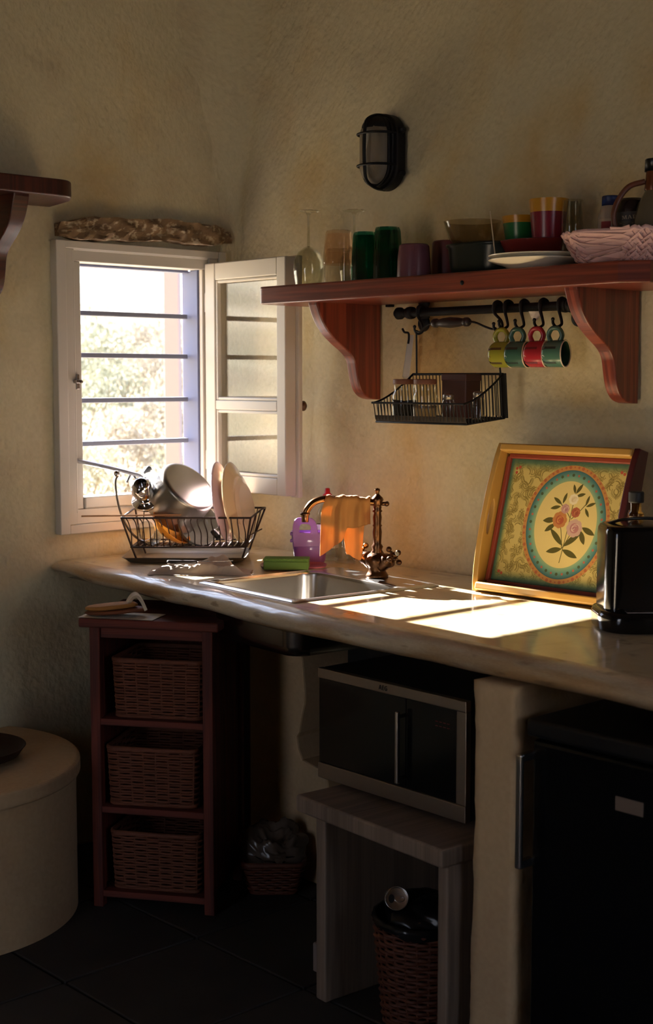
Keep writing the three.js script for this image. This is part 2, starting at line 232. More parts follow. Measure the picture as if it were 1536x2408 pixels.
// ---------- window on the left: fixed frame, four bars, one casement swung open ----------
{
  const w = structure('window_1', [0, 0.958, 0.35]);
  const B = (n, x0, y0, z0, x1, y1, z1, m = M.white, r = 0.003) => part(w, n, boxAB(x0, y0 - 0.958, z0 - 0.35, x1, y1 - 0.958, z1 - 0.35, r), m);
  // outer boards
  B('frame_board', -0.05, 0.958, 0.634, 0.026, 1.823, 0.668); B('frame_board', -0.05, 0.958, 0.037, 0.026, 1.823, 0.064);
  B('frame_board', -0.05, 1.8, 0.064, 0.022, 1.823, 0.634); B('frame_board', -0.05, 0.958, 0.064, 0.024, 0.985, 0.634);
  // inner boards with a raised bead
  B('inner_board', -0.05, 0.985, 0.606, 0.018, 1.8, 0.634); B('inner_board', -0.05, 0.985, 0.064, 0.018, 1.8, 0.1);
  B('inner_board', -0.05, 1.764, 0.1, 0.012, 1.8, 0.606); B('inner_board', -0.05, 0.985, 0.1, 0.014, 1.03, 0.606);
  B('bead', -0.006, 1.03, 0.578, 0.012, 1.764, 0.606); B('bead', -0.006, 1.03, 0.1, 0.012, 1.764, 0.124);
  B('bead', 0.0, 1.796, 0.1, 0.018, 1.808, 0.606, M.white, 0.005); B('bead', -0.04, 1.03, 0.128, 0.02, 1.066, 0.578, M.white, 0.006);
  B('bead', 0.0, 1.02, 0.601, 0.018, 1.8, 0.609, M.white, 0.004);
  // lining boards towards the outside
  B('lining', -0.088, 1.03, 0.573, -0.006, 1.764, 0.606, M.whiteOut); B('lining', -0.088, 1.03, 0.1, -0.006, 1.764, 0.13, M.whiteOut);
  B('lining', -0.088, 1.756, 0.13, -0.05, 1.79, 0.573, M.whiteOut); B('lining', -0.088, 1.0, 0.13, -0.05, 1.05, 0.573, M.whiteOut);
  for (const y of [1.617, 1.49, 1.353, 1.221]) B('window_bar', -0.08, y - 0.0075, 0.136, -0.05, y + 0.0075, 0.57, M.barPaint, 0.003);
  // catch on the left stile
  const c = merge([boxAB(0.012, -0.022, -0.006, 0.02, 0.022, 0.006, 0.002), boxAB(0.018, -0.004, -0.006, 0.034, 0.006, 0.016, 0.002), bar([0.02, 0.0, 0], [0.04, 0.0, 0], 0.004)]);
  part(w, 'catch', c, M.satin, [0, 1.41 - 0.958, 0.596 - 0.35]);
  for (const y of [1.66, 1.16]) part(w, 'hinge', merge([bar([0.016, -0.03, 0], [0.016, 0.03, 0], 0.006), boxAB(0.008, -0.025, -0.018, 0.014, 0.025, 0, 0.001)]), M.white, [0, y - 0.958, 0.112 - 0.35]);
  // the open casement, hinged at the right jamb and swung into the room
  const s = sub(w, 'casement', [0.016, 0, 0.118 - 0.35], [0, -0.02, 0]);
  const S = (n, x0, y0, z0, x1, y1, z1, m = M.white, r = 0.004) => part(s, n, boxAB(x0, y0 - 0.958, z0, x1, y1 - 0.958, z1, r), m);
  const L = 0.4;
  S('stile', 0, 1.066, -0.042, 0.052, 1.782, 0); S('stile', L - 0.042, 1.066, -0.042, L, 1.782, 0);
  S('rail', 0.052, 1.728, -0.042, L - 0.042, 1.782, -0.001); S('rail', 0.052, 1.322, -0.042, L - 0.042, 1.352, -0.001); S('rail', 0.052, 1.066, -0.042, L - 0.042, 1.118, -0.001);
  for (const [a, b] of [[1.352, 1.728], [1.118, 1.322]]) {
    S('pane', 0.05, a - 0.003, -0.026, L - 0.04, b + 0.003, -0.0235, M.glass, 0.0005);
    S('glazing_bead', 0.052, a, -0.02, 0.062, b, -0.004); S('glazing_bead', 0.062, b - 0.01, -0.02, L - 0.042, b, -0.003); S('glazing_bead', 0.062, a, -0.02, L - 0.042, a + 0.01, -0.003);
  }
  S('meeting_strip', L - 0.03, 1.06, -0.058, L + 0.012, 1.786, -0.042);
  part(s, 'knob', lathe([[0, 0], [0.006, 0], [0.006, 0.012], [0.015, 0.018], [0.016, 0.026], [0.009, 0.033], [0, 0.034]], 16).rotateX(-PI / 2), std(90, 60, 34, 0.4), [L - 0.016, 1.337 - 0.958, -0.058]);
}
// ---------- rough stone lintel ----------
{
  let g = new THREE.BoxGeometry(0.075, 0.058, 0.655, 10, 10, 90).translate(0.004, 0, 0);
  g = warp(g, (p) => {
    const t = p.z / 0.33, e = smooth(0.72, 1.0, Math.abs(t));
    p.y *= 1 - e * 0.45; p.y += 0.006 * (nz(p.z * 7, 3.1) + 0.4) - 0.008 * t * t + 0.004 * nz(p.z * 22, 8.3);
    if (p.x > -0.02) p.x += (0.016 * nz(p.z * 14, p.y * 40, 2.2) + 0.011 * nz(p.z * 34, p.y * 70, 9.4) + 0.006 * Math.abs(nz(p.z * 60, p.y * 130, 4))) - e * 0.02;
    p.y += 0.004 * nz(p.z * 30, p.x * 40, 6.6);
  });
  const st = tex(512, 0.3, (u, v) => { const a = fbm(u, v, 6, 12, 5, 111), b = fbm(u, v, 20, 30, 4, 113); return mix(mix([150, 122, 88], [94, 74, 54], a), [176, 158, 130], smooth(0.55, 0.75, b)); });
  const m = new THREE.Mesh(metreUV(toCreasedNormals(g, 0.6)), new THREE.MeshStandardMaterial({ map: st, roughness: 0.95 }));
  m.name = 'lintel_stone'; m.position.set(0.004, 1.868, 0.335); m.rotation.x = 0.028; m.scale.set(1, 1.12, 0.97); m.castShadow = m.receiveShadow = true; scene.add(m);
  mark(m, 'long rough brown stone set in the plaster above the window', 'stone');
}
// ---------- outdoors beyond the window ----------
{
  const ground = structure('ground_outside');
  const xs = ticks(-30, -0.4, 0.5), zs = ticks(-30, 20, 0.6);
  const hgt = (x, z) => 0.1 + 0.20 * Math.max(0, -x - 2.5) + 0.25 * nz(x * 0.4, z * 0.4, 2) - 0.2;
  const gt = tex(256, 4, (u, v) => mix([176, 158, 130], [140, 132, 96], fbm(u, v, 8, 8, 5, 121)));
  const gm = new THREE.MeshStandardMaterial({ map: gt, roughness: 1 });
  part(ground, 'hillside', skin(xs, zs, null, (x, z) => V(x, x < -0.6 ? hgt(x, z) : -0.1, z)), gm);
  part(ground, 'terrace', boxAB(-0.34, -0.3, roomZ + 0.25, 12, -0.06, 14, 0), std(190, 170, 140, 0.9));
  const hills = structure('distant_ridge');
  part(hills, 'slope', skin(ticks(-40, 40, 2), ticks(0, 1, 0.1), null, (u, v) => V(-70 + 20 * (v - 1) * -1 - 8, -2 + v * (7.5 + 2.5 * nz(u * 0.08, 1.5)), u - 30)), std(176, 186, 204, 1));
  const pier = thing('garden_pier', 'pink plastered pier standing outside by the right side of the window', 'pier', [-2.1, 0, -1.32], 0.75);
  part(pier, 'shaft', boxAB(-0.038, -0.05, -0.038, 0.038, 2.5, 0.038, 0.008), std(112, 103, 107, 0.95)); part(pier, 'cap', boxAB(-0.08, 2.5, -0.08, 0.08, 2.58, 0.08, 0.015), std(150, 116, 110, 0.95));
  // olive-green shrubs on the slope: a cluster of leaf blades on a few stems
  const leaf = poly([[0, 0], [0.016, 0.03], [0.011, 0.07], [0, 0.09], [-0.011, 0.07], [-0.016, 0.03]]), lg = new THREE.ShapeGeometry(leaf);
  const kinds = [0, 1, 2].map((k) => {
    const ls = [], q = new THREE.Quaternion(), e = new THREE.Euler();
    for (let i = 0; i < 1700; i++) {
      const a = rr(0, PI * 2), c = Math.pow(rnd(), 0.35), el = rr(-0.3, 1.4), R = (0.62 + 0.2 * nz(a * 1.3, el * 2, k * 3.3)) * c;
      e.set(rr(-1.4, 1.4), rr(0, 6.28), rr(-1, 1)); q.setFromEuler(e);
      ls.push(lg.clone().scale(0.75, 0.75, 0.75).applyQuaternion(q).translate(Math.cos(a) * Math.cos(el) * R, 0.5 + Math.sin(el) * R * 0.95, Math.sin(a) * Math.cos(el) * R));
    }
    const st = []; for (let i = 0; i < 7; i++) { const a = i * 0.9; st.push(sweep(curve([[0, -0.1, 0], [Math.cos(a) * 0.1, 0.25, Math.sin(a) * 0.1], [Math.cos(a) * 0.35, 0.8, Math.sin(a) * 0.35]], 6), (t) => 0.02 * (1 - t * 0.7), 5)); }
    return [merge(ls), merge(st)];
  });
  const leafM = [[132, 129, 110], [120, 121, 102], [142, 133, 118]].map(([r, g, b]) => new THREE.MeshPhysicalMaterial({ color: hex(r, g, b), roughness: 0.9, transmission: 0.2, thickness: 0, side: THREE.DoubleSide }));
  const bark = std(120, 96, 70, 0.9), words = ['yellow-green', 'olive-green', 'pale dry'];
  let n = 0;
  const spots = [];
  for (let r = 0; r < 8; r++) { const x = -4.4 - r * 0.98; for (let z = 0.5 + x * 0.62; z > 0.05 + x * 0.86; z -= 0.98) spots.push([x + rr(-0.06, 0.06), z - (r % 2) * 0.45 + rr(-0.06, 0.06)]); }
  for (const [x, z] of spots) {
    const kd = n % 3, b = thing('shrub', words[kd] + ' shrub on the sunlit slope seen through the window bars', 'shrub', [x, hgt(x, z) - 0.02, z], rr(0, 6), words[kd] + ' shrubs on the slope outside the window');
    part(b, 'foliage', kinds[kd][0], leafM[kd]); part(b, 'stem', kinds[kd][1], bark); b.scale.setScalar(rr(0.6, 0.72)); n++;
  }
}
// ---------- worktop ----------
function loft(rings, closeLast = false, us = 1) { // rings of equal length, closed loops
  const n = rings[0].length, pos = [], uv = [], idx = [];
  rings.forEach((r, j) => { for (let i = 0; i <= n; i++) { const p = r[i % n]; pos.push(p.x, p.y, p.z); uv.push(i / n * us, j / rings.length); } });
  for (let j = 0; j < rings.length - 1; j++) for (let i = 0; i < n; i++) { const a = j * (n + 1) + i, b = a + n + 1; idx.push(a, b, a + 1, b, b + 1, a + 1); }
  if (closeLast) { const j = rings.length - 1, c = V(0, 0, 0); rings[j].forEach((p) => c.add(p)); c.multiplyScalar(1 / n); const k = pos.length / 3; pos.push(c.x, c.y, c.z); uv.push(0, 0); for (let i = 0; i < n; i++) idx.push(j * (n + 1) + i, k, j * (n + 1) + i + 1); }
  const g = new THREE.BufferGeometry(); g.setAttribute('position', new THREE.Float32BufferAttribute(pos, 3)); g.setAttribute('uv', new THREE.Float32BufferAttribute(uv, 2)); g.setIndex(idx); g.computeVertexNormals(); return g;
}
function rrect(w, d, r, y, cx = 0, cz = 0, k = 6) { // clockwise seen from above: x right, z towards the viewer
  const p = []; r = Math.min(r, w / 2 - 1e-4, d / 2 - 1e-4);
  for (const [sx, sz, a0] of [[1, 1, 0], [-1, 1, PI / 2], [-1, -1, PI], [1, -1, PI * 1.5]]) for (let i = 0; i <= k; i++) { const a = a0 + i / k * PI / 2; p.push(V(cx + sx * (w / 2 - r) + Math.cos(a) * r, y, cz + sz * (d / 2 - r) + Math.sin(a) * r)); }
  return p;
}
const CT = 0.88; // worktop height
const SINK = { x: 0.884, z: 0.422, w: 0.44, d: 0.475, turn: -0.09 };
const frontPts = [[0, 0.688], [0.1, 0.693], [0.19, 0.696], [0.4, 0.692], [0.735, 0.727], [1.21, 0.778], [1.6, 0.782], [1.9, 0.8], [2.2, 0.815], [3.2, 0.83]];
const frontZ = (x) => { for (let i = 1; i < frontPts.length; i++) if (x <= frontPts[i][0]) { const [a, b] = [frontPts[i - 1], frontPts[i]], t = (x - a[0]) / (b[0] - a[0]); return a[1] + (b[1] - a[1]) * (t * 0.6 + t * t * (3 - 2 * t) * 0.4); } return 0.83; };
{
  const inset = 0.056, th = 0.056, xs = ticks(0, 3.2, 0.02), pos = [], uv = [], idx = [], K = 10;
  xs.forEach((x) => { for (let k = 0; k <= K; k++) {
    const a = k / K * PI, n = (0.006 * nz(x * 5, k * 0.25, 3) + 0.003 * nz(x * 16, k * 0.6, 5)) * smooth(0.5, 3, k), out = Math.sin(a) * (inset + n) , tk = th * (0.62 + 0.38 * smooth(0, 0.3, x)), y = -tk / 2 + Math.cos(a) * tk / 2 - (k > K / 2 ? 0.006 * (nz(x * 4, 7.7) + 0.3) * (k / K) : 0);
    pos.push(x, y, frontZ(x) - inset + out); uv.push(x, 0.7 + k * 0.011);
  } });
  for (let i = 0; i < xs.length - 1; i++) for (let k = 0; k < K; k++) { const a = i * (K + 1) + k, b = a + K + 1; idx.push(a, a + 1, b, b, a + 1, b + 1); }
  const nose = new THREE.BufferGeometry(); nose.setAttribute('position', new THREE.Float32BufferAttribute(pos, 3)); nose.setAttribute('uv', new THREE.Float32BufferAttribute(uv, 2)); nose.setIndex(idx); nose.computeVertexNormals();
  const outline = [[0, 0.006], [3.2, 0.006], ...[...xs].reverse().map((x) => [x, frontZ(x) - inset])];
  const c = Math.cos(SINK.turn), s = Math.sin(SINK.turn), hole = [[-1, -1], [-1, 1], [1, 1], [1, -1]].map(([i, j]) => { const u = i * (SINK.w / 2 - 0.02), v = j * (SINK.d / 2 - 0.02); return [SINK.x + u * c + v * s, SINK.z - u * s + v * c]; });
  const plate = (y, up) => { const sh = poly(outline); sh.holes.push(poly(hole)); const g = new THREE.ShapeGeometry(sh).rotateX(PI / 2); if (up) { const ix = g.index.array; for (let i = 0; i < ix.length; i += 3) [ix[i], ix[i + 1]] = [ix[i + 1], ix[i]]; g.computeVertexNormals(); } return metreUV(g.translate(0, y, 0)); };
  const rim = hole.map((p, i) => { const q = hole[(i + 1) % 4], g = new THREE.BufferGeometry(); g.setAttribute('position', new THREE.Float32BufferAttribute([p[0], 0, p[1], p[0], -th, p[1], q[0], 0, q[1], q[0], 0, q[1], p[0], -th, p[1], q[0], -th, q[1]], 3)); g.computeVertexNormals(); g.setAttribute('uv', new THREE.Float32BufferAttribute(new Float32Array(12), 2)); return g; });
  const t = thing('worktop', 'long waxed cement worktop with a thick rounded worn front edge', 'worktop', [0, CT, 0]);
  part(t, 'slab', merge([plate(0, true), plate(-th * 0.96, false), ...rim]), M.cement); part(t, 'front_edge', nose, M.cementEdge);
}
// ---------- sink ----------
{
  const t = thing('sink', 'stainless steel kitchen sink let into the worktop', 'sink', [SINK.x, CT, SINK.z], SINK.turn);
  const { w, d } = SINK, bx = -0.004, bz = 0.045, bw = 0.39, bd = 0.35, k = 8;
  part(t, 'flange', loft([rrect(w, d, 0.014, 0.0002, 0, 0, k), rrect(w - 0.001, d - 0.001, 0.014, 0.0015, 0, 0, k), rrect(w - 0.018, d - 0.018, 0.016, 0.0052, 0, 0, k), rrect(w - 0.032, d - 0.032, 0.02, 0.0062, 0, 0, k), rrect(bw + 0.018, bd + 0.018, 0.06, 0.0035, bx, bz, k), rrect(bw + 0.006, bd + 0.006, 0.055, 0.0005, bx, bz, k)]), M.steel);
  part(t, 'bowl', loft([rrect(bw + 0.006, bd + 0.006, 0.055, 0.0005, bx, bz, k), rrect(bw, bd, 0.052, -0.008, bx, bz, k), rrect(bw - 0.012, bd - 0.012, 0.05, -0.12, bx, bz, k), rrect(bw - 0.04, bd - 0.04, 0.045, -0.145, bx, bz, k), rrect(bw - 0.1, bd - 0.1, 0.04, -0.15, bx, bz, k), rrect(0.09, 0.09, 0.044, -0.153, bx, bz, k)], true), M.brushed);
  part(t, 'drain', lathe([[0, 0.002], [0.018, 0.002], [0.02, 0.005], [0.036, 0.006], [0.042, 0.003], [0.042, 0]], 24), M.chrome, [bx, -0.153, bz]);
}
const FACE = 47.3 * PI / 180; // turn that makes a thing look at the camera's corner of the room
// ---------- tap with the cloth hung over its spout ----------
{
  const t = thing('tap', 'tall old bronze mixer tap with cross handles behind the sink', 'tap', [0.918, CT + 0.004, 0.236], FACE);
  part(t, 'base', lathe([[0, 0], [0.03, 0], [0.031, 0.006], [0.027, 0.012], [0.023, 0.02], [0.024, 0.03], [0.03, 0.036], [0.032, 0.048], [0.026, 0.06], [0.018, 0.068], [0, 0.07]], 28), M.brassDark);
  // column turned with rings
  const col = [[0, 0.06]]; for (const [y, r] of [[0.06, 0.017], [0.075, 0.02], [0.082, 0.015], [0.092, 0.019], [0.1, 0.013], [0.112, 0.0135], [0.135, 0.015], [0.15, 0.0125], [0.153, 0.016], [0.158, 0.0125], [0.178, 0.0145], [0.192, 0.012], [0.196, 0.0165], [0.201, 0.0125], [0.208, 0.014], [0.212, 0.012], [0.216, 0.018], [0.224, 0.0165], [0.229, 0.02], [0.236, 0.017], [0.241, 0.011], [0.246, 0.006]]) col.push([r * 0.84, y * 0.92]); col.push([0, 0.228]);
  part(t, 'column', lathe(col, 24), M.brassDark);
  part(t, 'finial', lathe([[0, 0], [0.005, 0], [0.005, 0.008], [0.0075, 0.011], [0.007, 0.016], [0, 0.019]], 14), M.brassDark, [0, 0.224, 0]);
  const knobBar = () => merge([bar([0, 0, 0], [0.014, 0, 0], 0.0045), ball(0.008, 0.022, 0, 0, 12)]);
  part(t, 'diverter_knob', merge([bar([0.006, 0, 0], [0.02, 0, 0], 0.0052), ball(0.0075, 0.023, 0, 0)]), M.brassDark, [0.002, 0.2, 0]);
  // horizontal spout, then the swan bend and the nozzle
  const sp = [[0, 0.203, 0], [-0.06, 0.208, 0.004], [-0.12, 0.213, 0.008], [-0.15, 0.213, 0.01], [-0.174, 0.203, 0.011], [-0.189, 0.185, 0.012], [-0.194, 0.172, 0.012]];
  part(t, 'spout', sweep(curve(sp, 48), 0.0095, 14), M.brass);
  part(t, 'nozzle', lathe([[0, -0.022], [0.0095, -0.022], [0.0105, -0.004], [0.0135, -0.002], [0.0135, 0.002], [0.01, 0.005], [0, 0.006]], 18), M.brassDark, [-0.1945, 0.174, 0.012]);
  for (const sgn of [1, -1]) { // slanted valve arms with cross handles
    const v = sub(t, 'valve', [sgn * 0.008, 0.03, sgn * 0.009]); v.rotation.order = 'YXZ'; v.rotation.set(0, -FACE, sgn * -0.98);
    part(v, 'stem', lathe([[0, 0], [0.016, 0], [0.018, 0.012], [0.0185, 0.03], [0.021, 0.033], [0.021, 0.039], [0.014, 0.045], [0.012, 0.052], [0, 0.053]], 20), M.brassDark);
    const h = []; for (let k = 0; k < 4; k++) h.push(knobBar().rotateY(k * PI / 2 + 0.35)); h.push(lathe([[0, -0.008], [0.009, -0.008], [0.011, 0], [0.009, 0.008], [0.006, 0.012], [0, 0.013]], 16));
    part(v, 'cross_handle', merge(h), sgn > 0 ? M.brassDark : M.brass, [0, 0.062, 0]); part(v, 'handle_button', new THREE.CylinderGeometry(0.0065, 0.0065, 0.002, 14), std(206, 196, 176, 0.3), [0, 0.0755, 0]);
  }
  // the cloth
  const c = thing('dishcloth', 'orange cloth hung over the spout of the tap', 'cloth', [0.918, CT + 0.004, 0.236], FACE);
  const frontLen = (u) => 0.17 - 0.1 * Math.min(u, 0.46) - 0.03 * smooth(0.44, 0.54, u) - 0.015 * smooth(0.55, 1, u), backLen = (u) => 0.07 + 0.098 * smooth(0.36, 0.5, u) * (1 - smooth(0.8, 0.88, u)) + 0.012 * smooth(0.45, 0.75, u);
  const fn = (u, v) => {
    const s = v * 2 - 1, front = s > 0, len = (front ? frontLen(u) : backLen(u)), d = Math.abs(s) * len, r = 0.0125, q = Math.min(d, r * PI / 2);
    let x = -0.138 + u * 0.118, y, z;
    const top = 0.2125 - 0.002 * Math.sin(u * 9) - 0.006 * u;
    if (d < r * PI / 2) { y = top + Math.cos(q / r) * r - 0.001; z = Math.sin(q / r) * r; } else { y = top - (d - r * PI / 2); z = r + (d - r * PI / 2) * 0.06; }
    const hang = smooth(0, 0.06, d), f = Math.sin(u * 17 + 1) * 0.006 + Math.sin(u * 31 + 2.2) * 0.003;
    z = (front ? z : -z) + f * hang * (front ? 1 : 0.8) + 0.008 + 0.0015 * nz(u * 12, d * 40, 2);
    x -= front ? 0.012 * hang * (1 - u) + d * 0.03 * (1 - 1.2 * u) : 0; if (!front) x += d * 0.06 * (u - 0.85) - 0.0;
    y += 0.0035 * Math.max(0, Math.sin(u * 21)) * (1 - hang) + 0.002 * nz(u * 14, 3.3) ;
    return V(x, y, z);
  };
  const ct = tex(256, 1, (u, v) => { const f = (Math.sin(u * 800) + Math.sin(v * 800)) * 5; return mix([190, 128, 58], [170, 104, 44], smooth(0.45, 0.75, fbm(u, v, 3, 3, 3, 131))).map((x) => x + f); });
  part(c, 'fabric', sheet(60, 70, fn, 0.0014), new THREE.MeshPhysicalMaterial({ map: ct, roughness: 0.95, transmission: 0.24, thickness: 0, sheen: 0.3, side: THREE.DoubleSide }));
}
// ---------- soap corner ----------
{
  const t = thing('soap_tray', 'flat pink plastic tray under the green sponge', 'tray', [0.605, CT, 0.262], FACE);
  part(t, 'dish', loft([rrect(0.16, 0.09, 0.03, 0.001), rrect(0.18, 0.11, 0.035, 0.003), rrect(0.19, 0.12, 0.04, 0.011), rrect(0.186, 0.116, 0.04, 0.011), rrect(0.172, 0.102, 0.035, 0.004)], true), std(150, 84, 104, 0.3));
  const s = thing('sponge', 'green rectangular scouring sponge lying in front of the purple caddy', 'sponge', [0.628, CT + 0.0045, 0.308], FACE - 0.06);
  part(s, 'scouring_pad', box(0.128, 0.009, 0.056, 0.003), new THREE.MeshStandardMaterial({ color: hex(84, 118, 46), roughness: 1, bumpMap: tex(128, 0.03, (u, v) => [255 * tnoise(u, v, 40, 40, 9)], false), bumpScale: 0.002 }), [0, 0.0285, 0]);
  part(s, 'foam', box(0.127, 0.024, 0.055, 0.004), std(74, 104, 42, 0.95), [0, 0.012, 0]);
  const p = thing('caddy', 'translucent purple plastic caddy with a loop handle beside the sink', 'caddy', [0.567, CT + 0.0045, 0.165], FACE);
  const pl = phy(152, 98, 178, { roughness: 0.28, transmission: 0.3, thickness: 0, clearcoat: 0.3, side: THREE.DoubleSide });
  const body = []; const rings = []; for (const [y, w, d] of [[0, 0.083, 0.052], [0.006, 0.09, 0.058], [0.05, 0.1, 0.064], [0.09, 0.108, 0.07], [0.092, 0.108, 0.07], [0.09, 0.104, 0.066], [0.05, 0.096, 0.06], [0.01, 0.086, 0.054]]) rings.push(rrect(w, d, 0.018, y, 0, 0));
  part(p, 'bin', loft([rrect(0.06, 0.03, 0.012, 0), ...rings], true), pl);
  const h = new THREE.Shape(); h.moveTo(-0.046, 0.05); h.bezierCurveTo(-0.052, 0.1, -0.052, 0.135, -0.03, 0.135); h.lineTo(0, 0.135); h.bezierCurveTo(0.024, 0.133, 0.022, 0.1, 0.03, 0.05); h.closePath();
  const hh = new THREE.Path(); hh.moveTo(-0.03, 0.09); hh.bezierCurveTo(-0.034, 0.118, -0.026, 0.12, -0.01, 0.118); hh.bezierCurveTo(0.008, 0.117, 0.006, 0.104, 0.002, 0.09); hh.closePath(); h.holes.push(hh);
  part(p, 'loop_handle', extrude(h, 0.004, 0.0012), pl, [0, 0, 0.034]);
  const hooks = []; for (const y of [0.062, 0.082]) hooks.push(boxAB(-0.057, y, 0.01, -0.046, y + 0.01, 0.03, 0.003)); part(p, 'side_lug', merge(hooks), pl);
  const b = thing('soap_bottle', 'clear squeeze bottle with a red cap behind the tap spout', 'bottle', [0.545, CT, 0.075], FACE);
  part(b, 'body', lathe([[0, 0.002], [0.03, 0.002], [0.033, 0.008], [0.033, 0.12], [0.028, 0.15], [0.014, 0.178], [0.012, 0.19]], 24), M.jarGlass);
  part(b, 'cap', lathe([[0, 0], [0.014, 0], [0.0135, 0.012], [0.009, 0.016], [0.007, 0.03], [0, 0.031]], 18), std(190, 34, 40, 0.35), [0, 0.186, 0]);
  part(b, 'label', new THREE.CylinderGeometry(0.0336, 0.0336, 0.07, 24, 1, true), std(228, 226, 220, 0.5, 0, { side: THREE.DoubleSide }), [0, 0.075, 0]);
  const q = thing('soap_bottle', 'low clear bottle with a pale cap between the spout and the cloth', 'bottle', [0.632, CT, 0.085], FACE);
  part(q, 'body', lathe([[0, 0.002], [0.028, 0.002], [0.03, 0.006], [0.03, 0.105], [0.022, 0.13], [0.012, 0.138], [0.012, 0.146]], 22), M.jarGlass);
  part(q, 'cap', lathe([[0, 0], [0.014, 0], [0.014, 0.02], [0.011, 0.022], [0, 0.022]], 18), std(232, 214, 170, 0.4), [0, 0.143, 0]);
}
// ---------- drying rack ----------
const RACK = { pos: [0.2, CT, 0.56], turn: 47.5 * PI / 180 }; // local x along the rack, local z towards the camera (0 at the front edge, negative to the back)
{
  const t = thing('drip_tray', 'grey metal drip tray under the wire dish rack', 'tray', RACK.pos, RACK.turn);
  const tr = (w, d, y, r = 0.02) => rrect(w, d, r, y, 0.172, -0.118);
  part(t, 'pan', loft([tr(0.31, 0.2, 0.001), tr(0.33, 0.22, 0.003), tr(0.362, 0.25, 0.018), tr(0.37, 0.258, 0.019), tr(0.362, 0.25, 0.016), tr(0.33, 0.22, 0.005), tr(0.31, 0.2, 0.003)], true), std(128, 124, 118, 0.32, 0.85));
  const k = thing('dish_rack', 'dark wire dish drying rack below the window', 'dish rack', RACK.pos, RACK.turn);
  const r = 0.0022, rt = 0.003;
  const yT = 0.134, yB = 0.045, zf0 = -0.035, zf1 = -0.008, zb0 = -0.2, zb1 = -0.225;
  part(k, 'top_rail', sweep([[-0.012, yT, zf1], [0.366, yT, zf1]], rt, 8), M.wire); part(k, 'top_rail', sweep([[0.0, yT + 0.01, zb1], [0.4, yT + 0.01, zb1]], rt, 8), M.wire);
  part(k, 'end_rail', sweep(curve([[0.366, yT, zf1], [0.375, yT + 0.004, -0.06], [0.395, yT + 0.014, -0.15], [0.4, yT + 0.01, zb1]], 12), rt, 8), M.wire); part(k, 'end_rail', sweep([[-0.012, yT, zf1], [0.0, yT + 0.01, zb1]], rt, 8), M.wire);
  part(k, 'bottom_rail', sweep([[0.012, yB, zf0], [0.35, yB, zf0], [0.362, yB + 0.004, zb0], [0.02, yB + 0.004, zb0], [0.012, yB, zf0]], rt, 8), M.wire);
  for (let i = 0; i < 19; i++) { const x = 0.014 + i * 0.0186, sw = 0.004 * Math.sin(i * 0.5); // front wires with a slight bow, each running on as a floor wire
    part(k, 'wire', sweep(curve([[x - 0.013 + i * 0.0006, yT, zf1], [x - 0.006 + sw, yT - 0.012, zf1 - 0.001], [x + 0.001, yT - 0.045, zf1 - 0.012], [x, yB + 0.01, zf0 - 0.001], [x + 0.002, yB, zf0 - 0.006]], 14), r * 0.8, 6), M.wire);
    part(k, 'floor_wire', bar([x + 0.002, yB, zf0], [x + 0.01, yB + 0.003, zb0], r * 0.8, 5), M.wire);
    if (i % 2 === 0) part(k, 'back_wire', bar([x + 0.01, yB + 0.003, zb0], [x + 0.014 + i * 0.0008, yT + 0.01, zb1], r * 0.8, 5), M.wire);
  }
  for (let i = 1; i < 5; i++) { const z = zf0 + (zb0 - zf0) * i / 5; part(k, 'cross_wire', bar([0.012, yB - 0.003, z], [0.355, yB - 0.001, z], r * 0.9, 5), M.wire); }
  part(k, 'end_wire', sweep([[0.352, yB, zf0], [0.378, yT + 0.003, -0.07]], r, 6), M.wire); part(k, 'end_wire', sweep([[0.356, yB + 0.03, -0.06], [0.39, yB + 0.036, zb0]], r, 6), M.wire); part(k, 'end_wire', sweep([[0.362, yB, zb0], [0.39, yT + 0.01, -0.14]], r, 6), M.wire);
  part(k, 'leg', sweep([[-0.012, yT, zf1], [0.014, yB, zf0], [0.03, 0.006, zf0 + 0.008]], rt, 8), M.wire); part(k, 'leg', sweep([[0.366, yT, zf1], [0.35, yB, zf0], [0.338, 0.006, zf0 + 0.008]], rt, 8), M.wire);
  part(k, 'leg', sweep([[0.4, yT + 0.01, zb1], [0.362, yB, zb0], [0.348, 0.006, zb0]], rt, 8), M.wire); part(k, 'leg', sweep([[0.0, yT + 0.01, zb1], [0.02, yB, zb0], [0.034, 0.006, zb0]], rt, 8), M.wire);
  const at = (x, y, z) => { const c = Math.cos(RACK.turn), s = Math.sin(RACK.turn); return [RACK.pos[0] + x * c + z * s, RACK.pos[1] + y, RACK.pos[2] - x * s + z * c]; };
  // saucepan lying tilted on its rim
  const lean = (o, n) => { o.quaternion.setFromUnitVectors(V(0, 1, 0), V(...n).normalize()); return o; };
  const pan = thing('saucepan', 'steel saucepan tilted upside down in the dish rack with its long handle to the left', 'saucepan', at(0.16, 0.2, -0.115), RACK.turn);
  lean(part(pan, 'bowl', lathe([[0, 0.036], [0.078, 0.036], [0.088, 0.033], [0.093, 0.024], [0.094, -0.07], [0.0965, -0.074], [0.0945, -0.076], [0.092, -0.072], [0.0905, 0.022], [0.084, 0.031], [0, 0.033]], 56), std(158, 153, 144, 0.33, 1)), [0.58, 0.68, 0.42]);
  const hd = sub(pan, 'handle');
  part(hd, 'grip', sweep(curve([[-0.098, 0.0, 0.01], [-0.125, 0.048, 0.01], [-0.16, 0.06, 0.008], [-0.24, 0.079, 0.002], [-0.322, 0.096, -0.004]], 26), (u) => 0.0085 + 0.0035 * u, 12, false, 0.6), std(206, 205, 210, 0.4, 0.6));
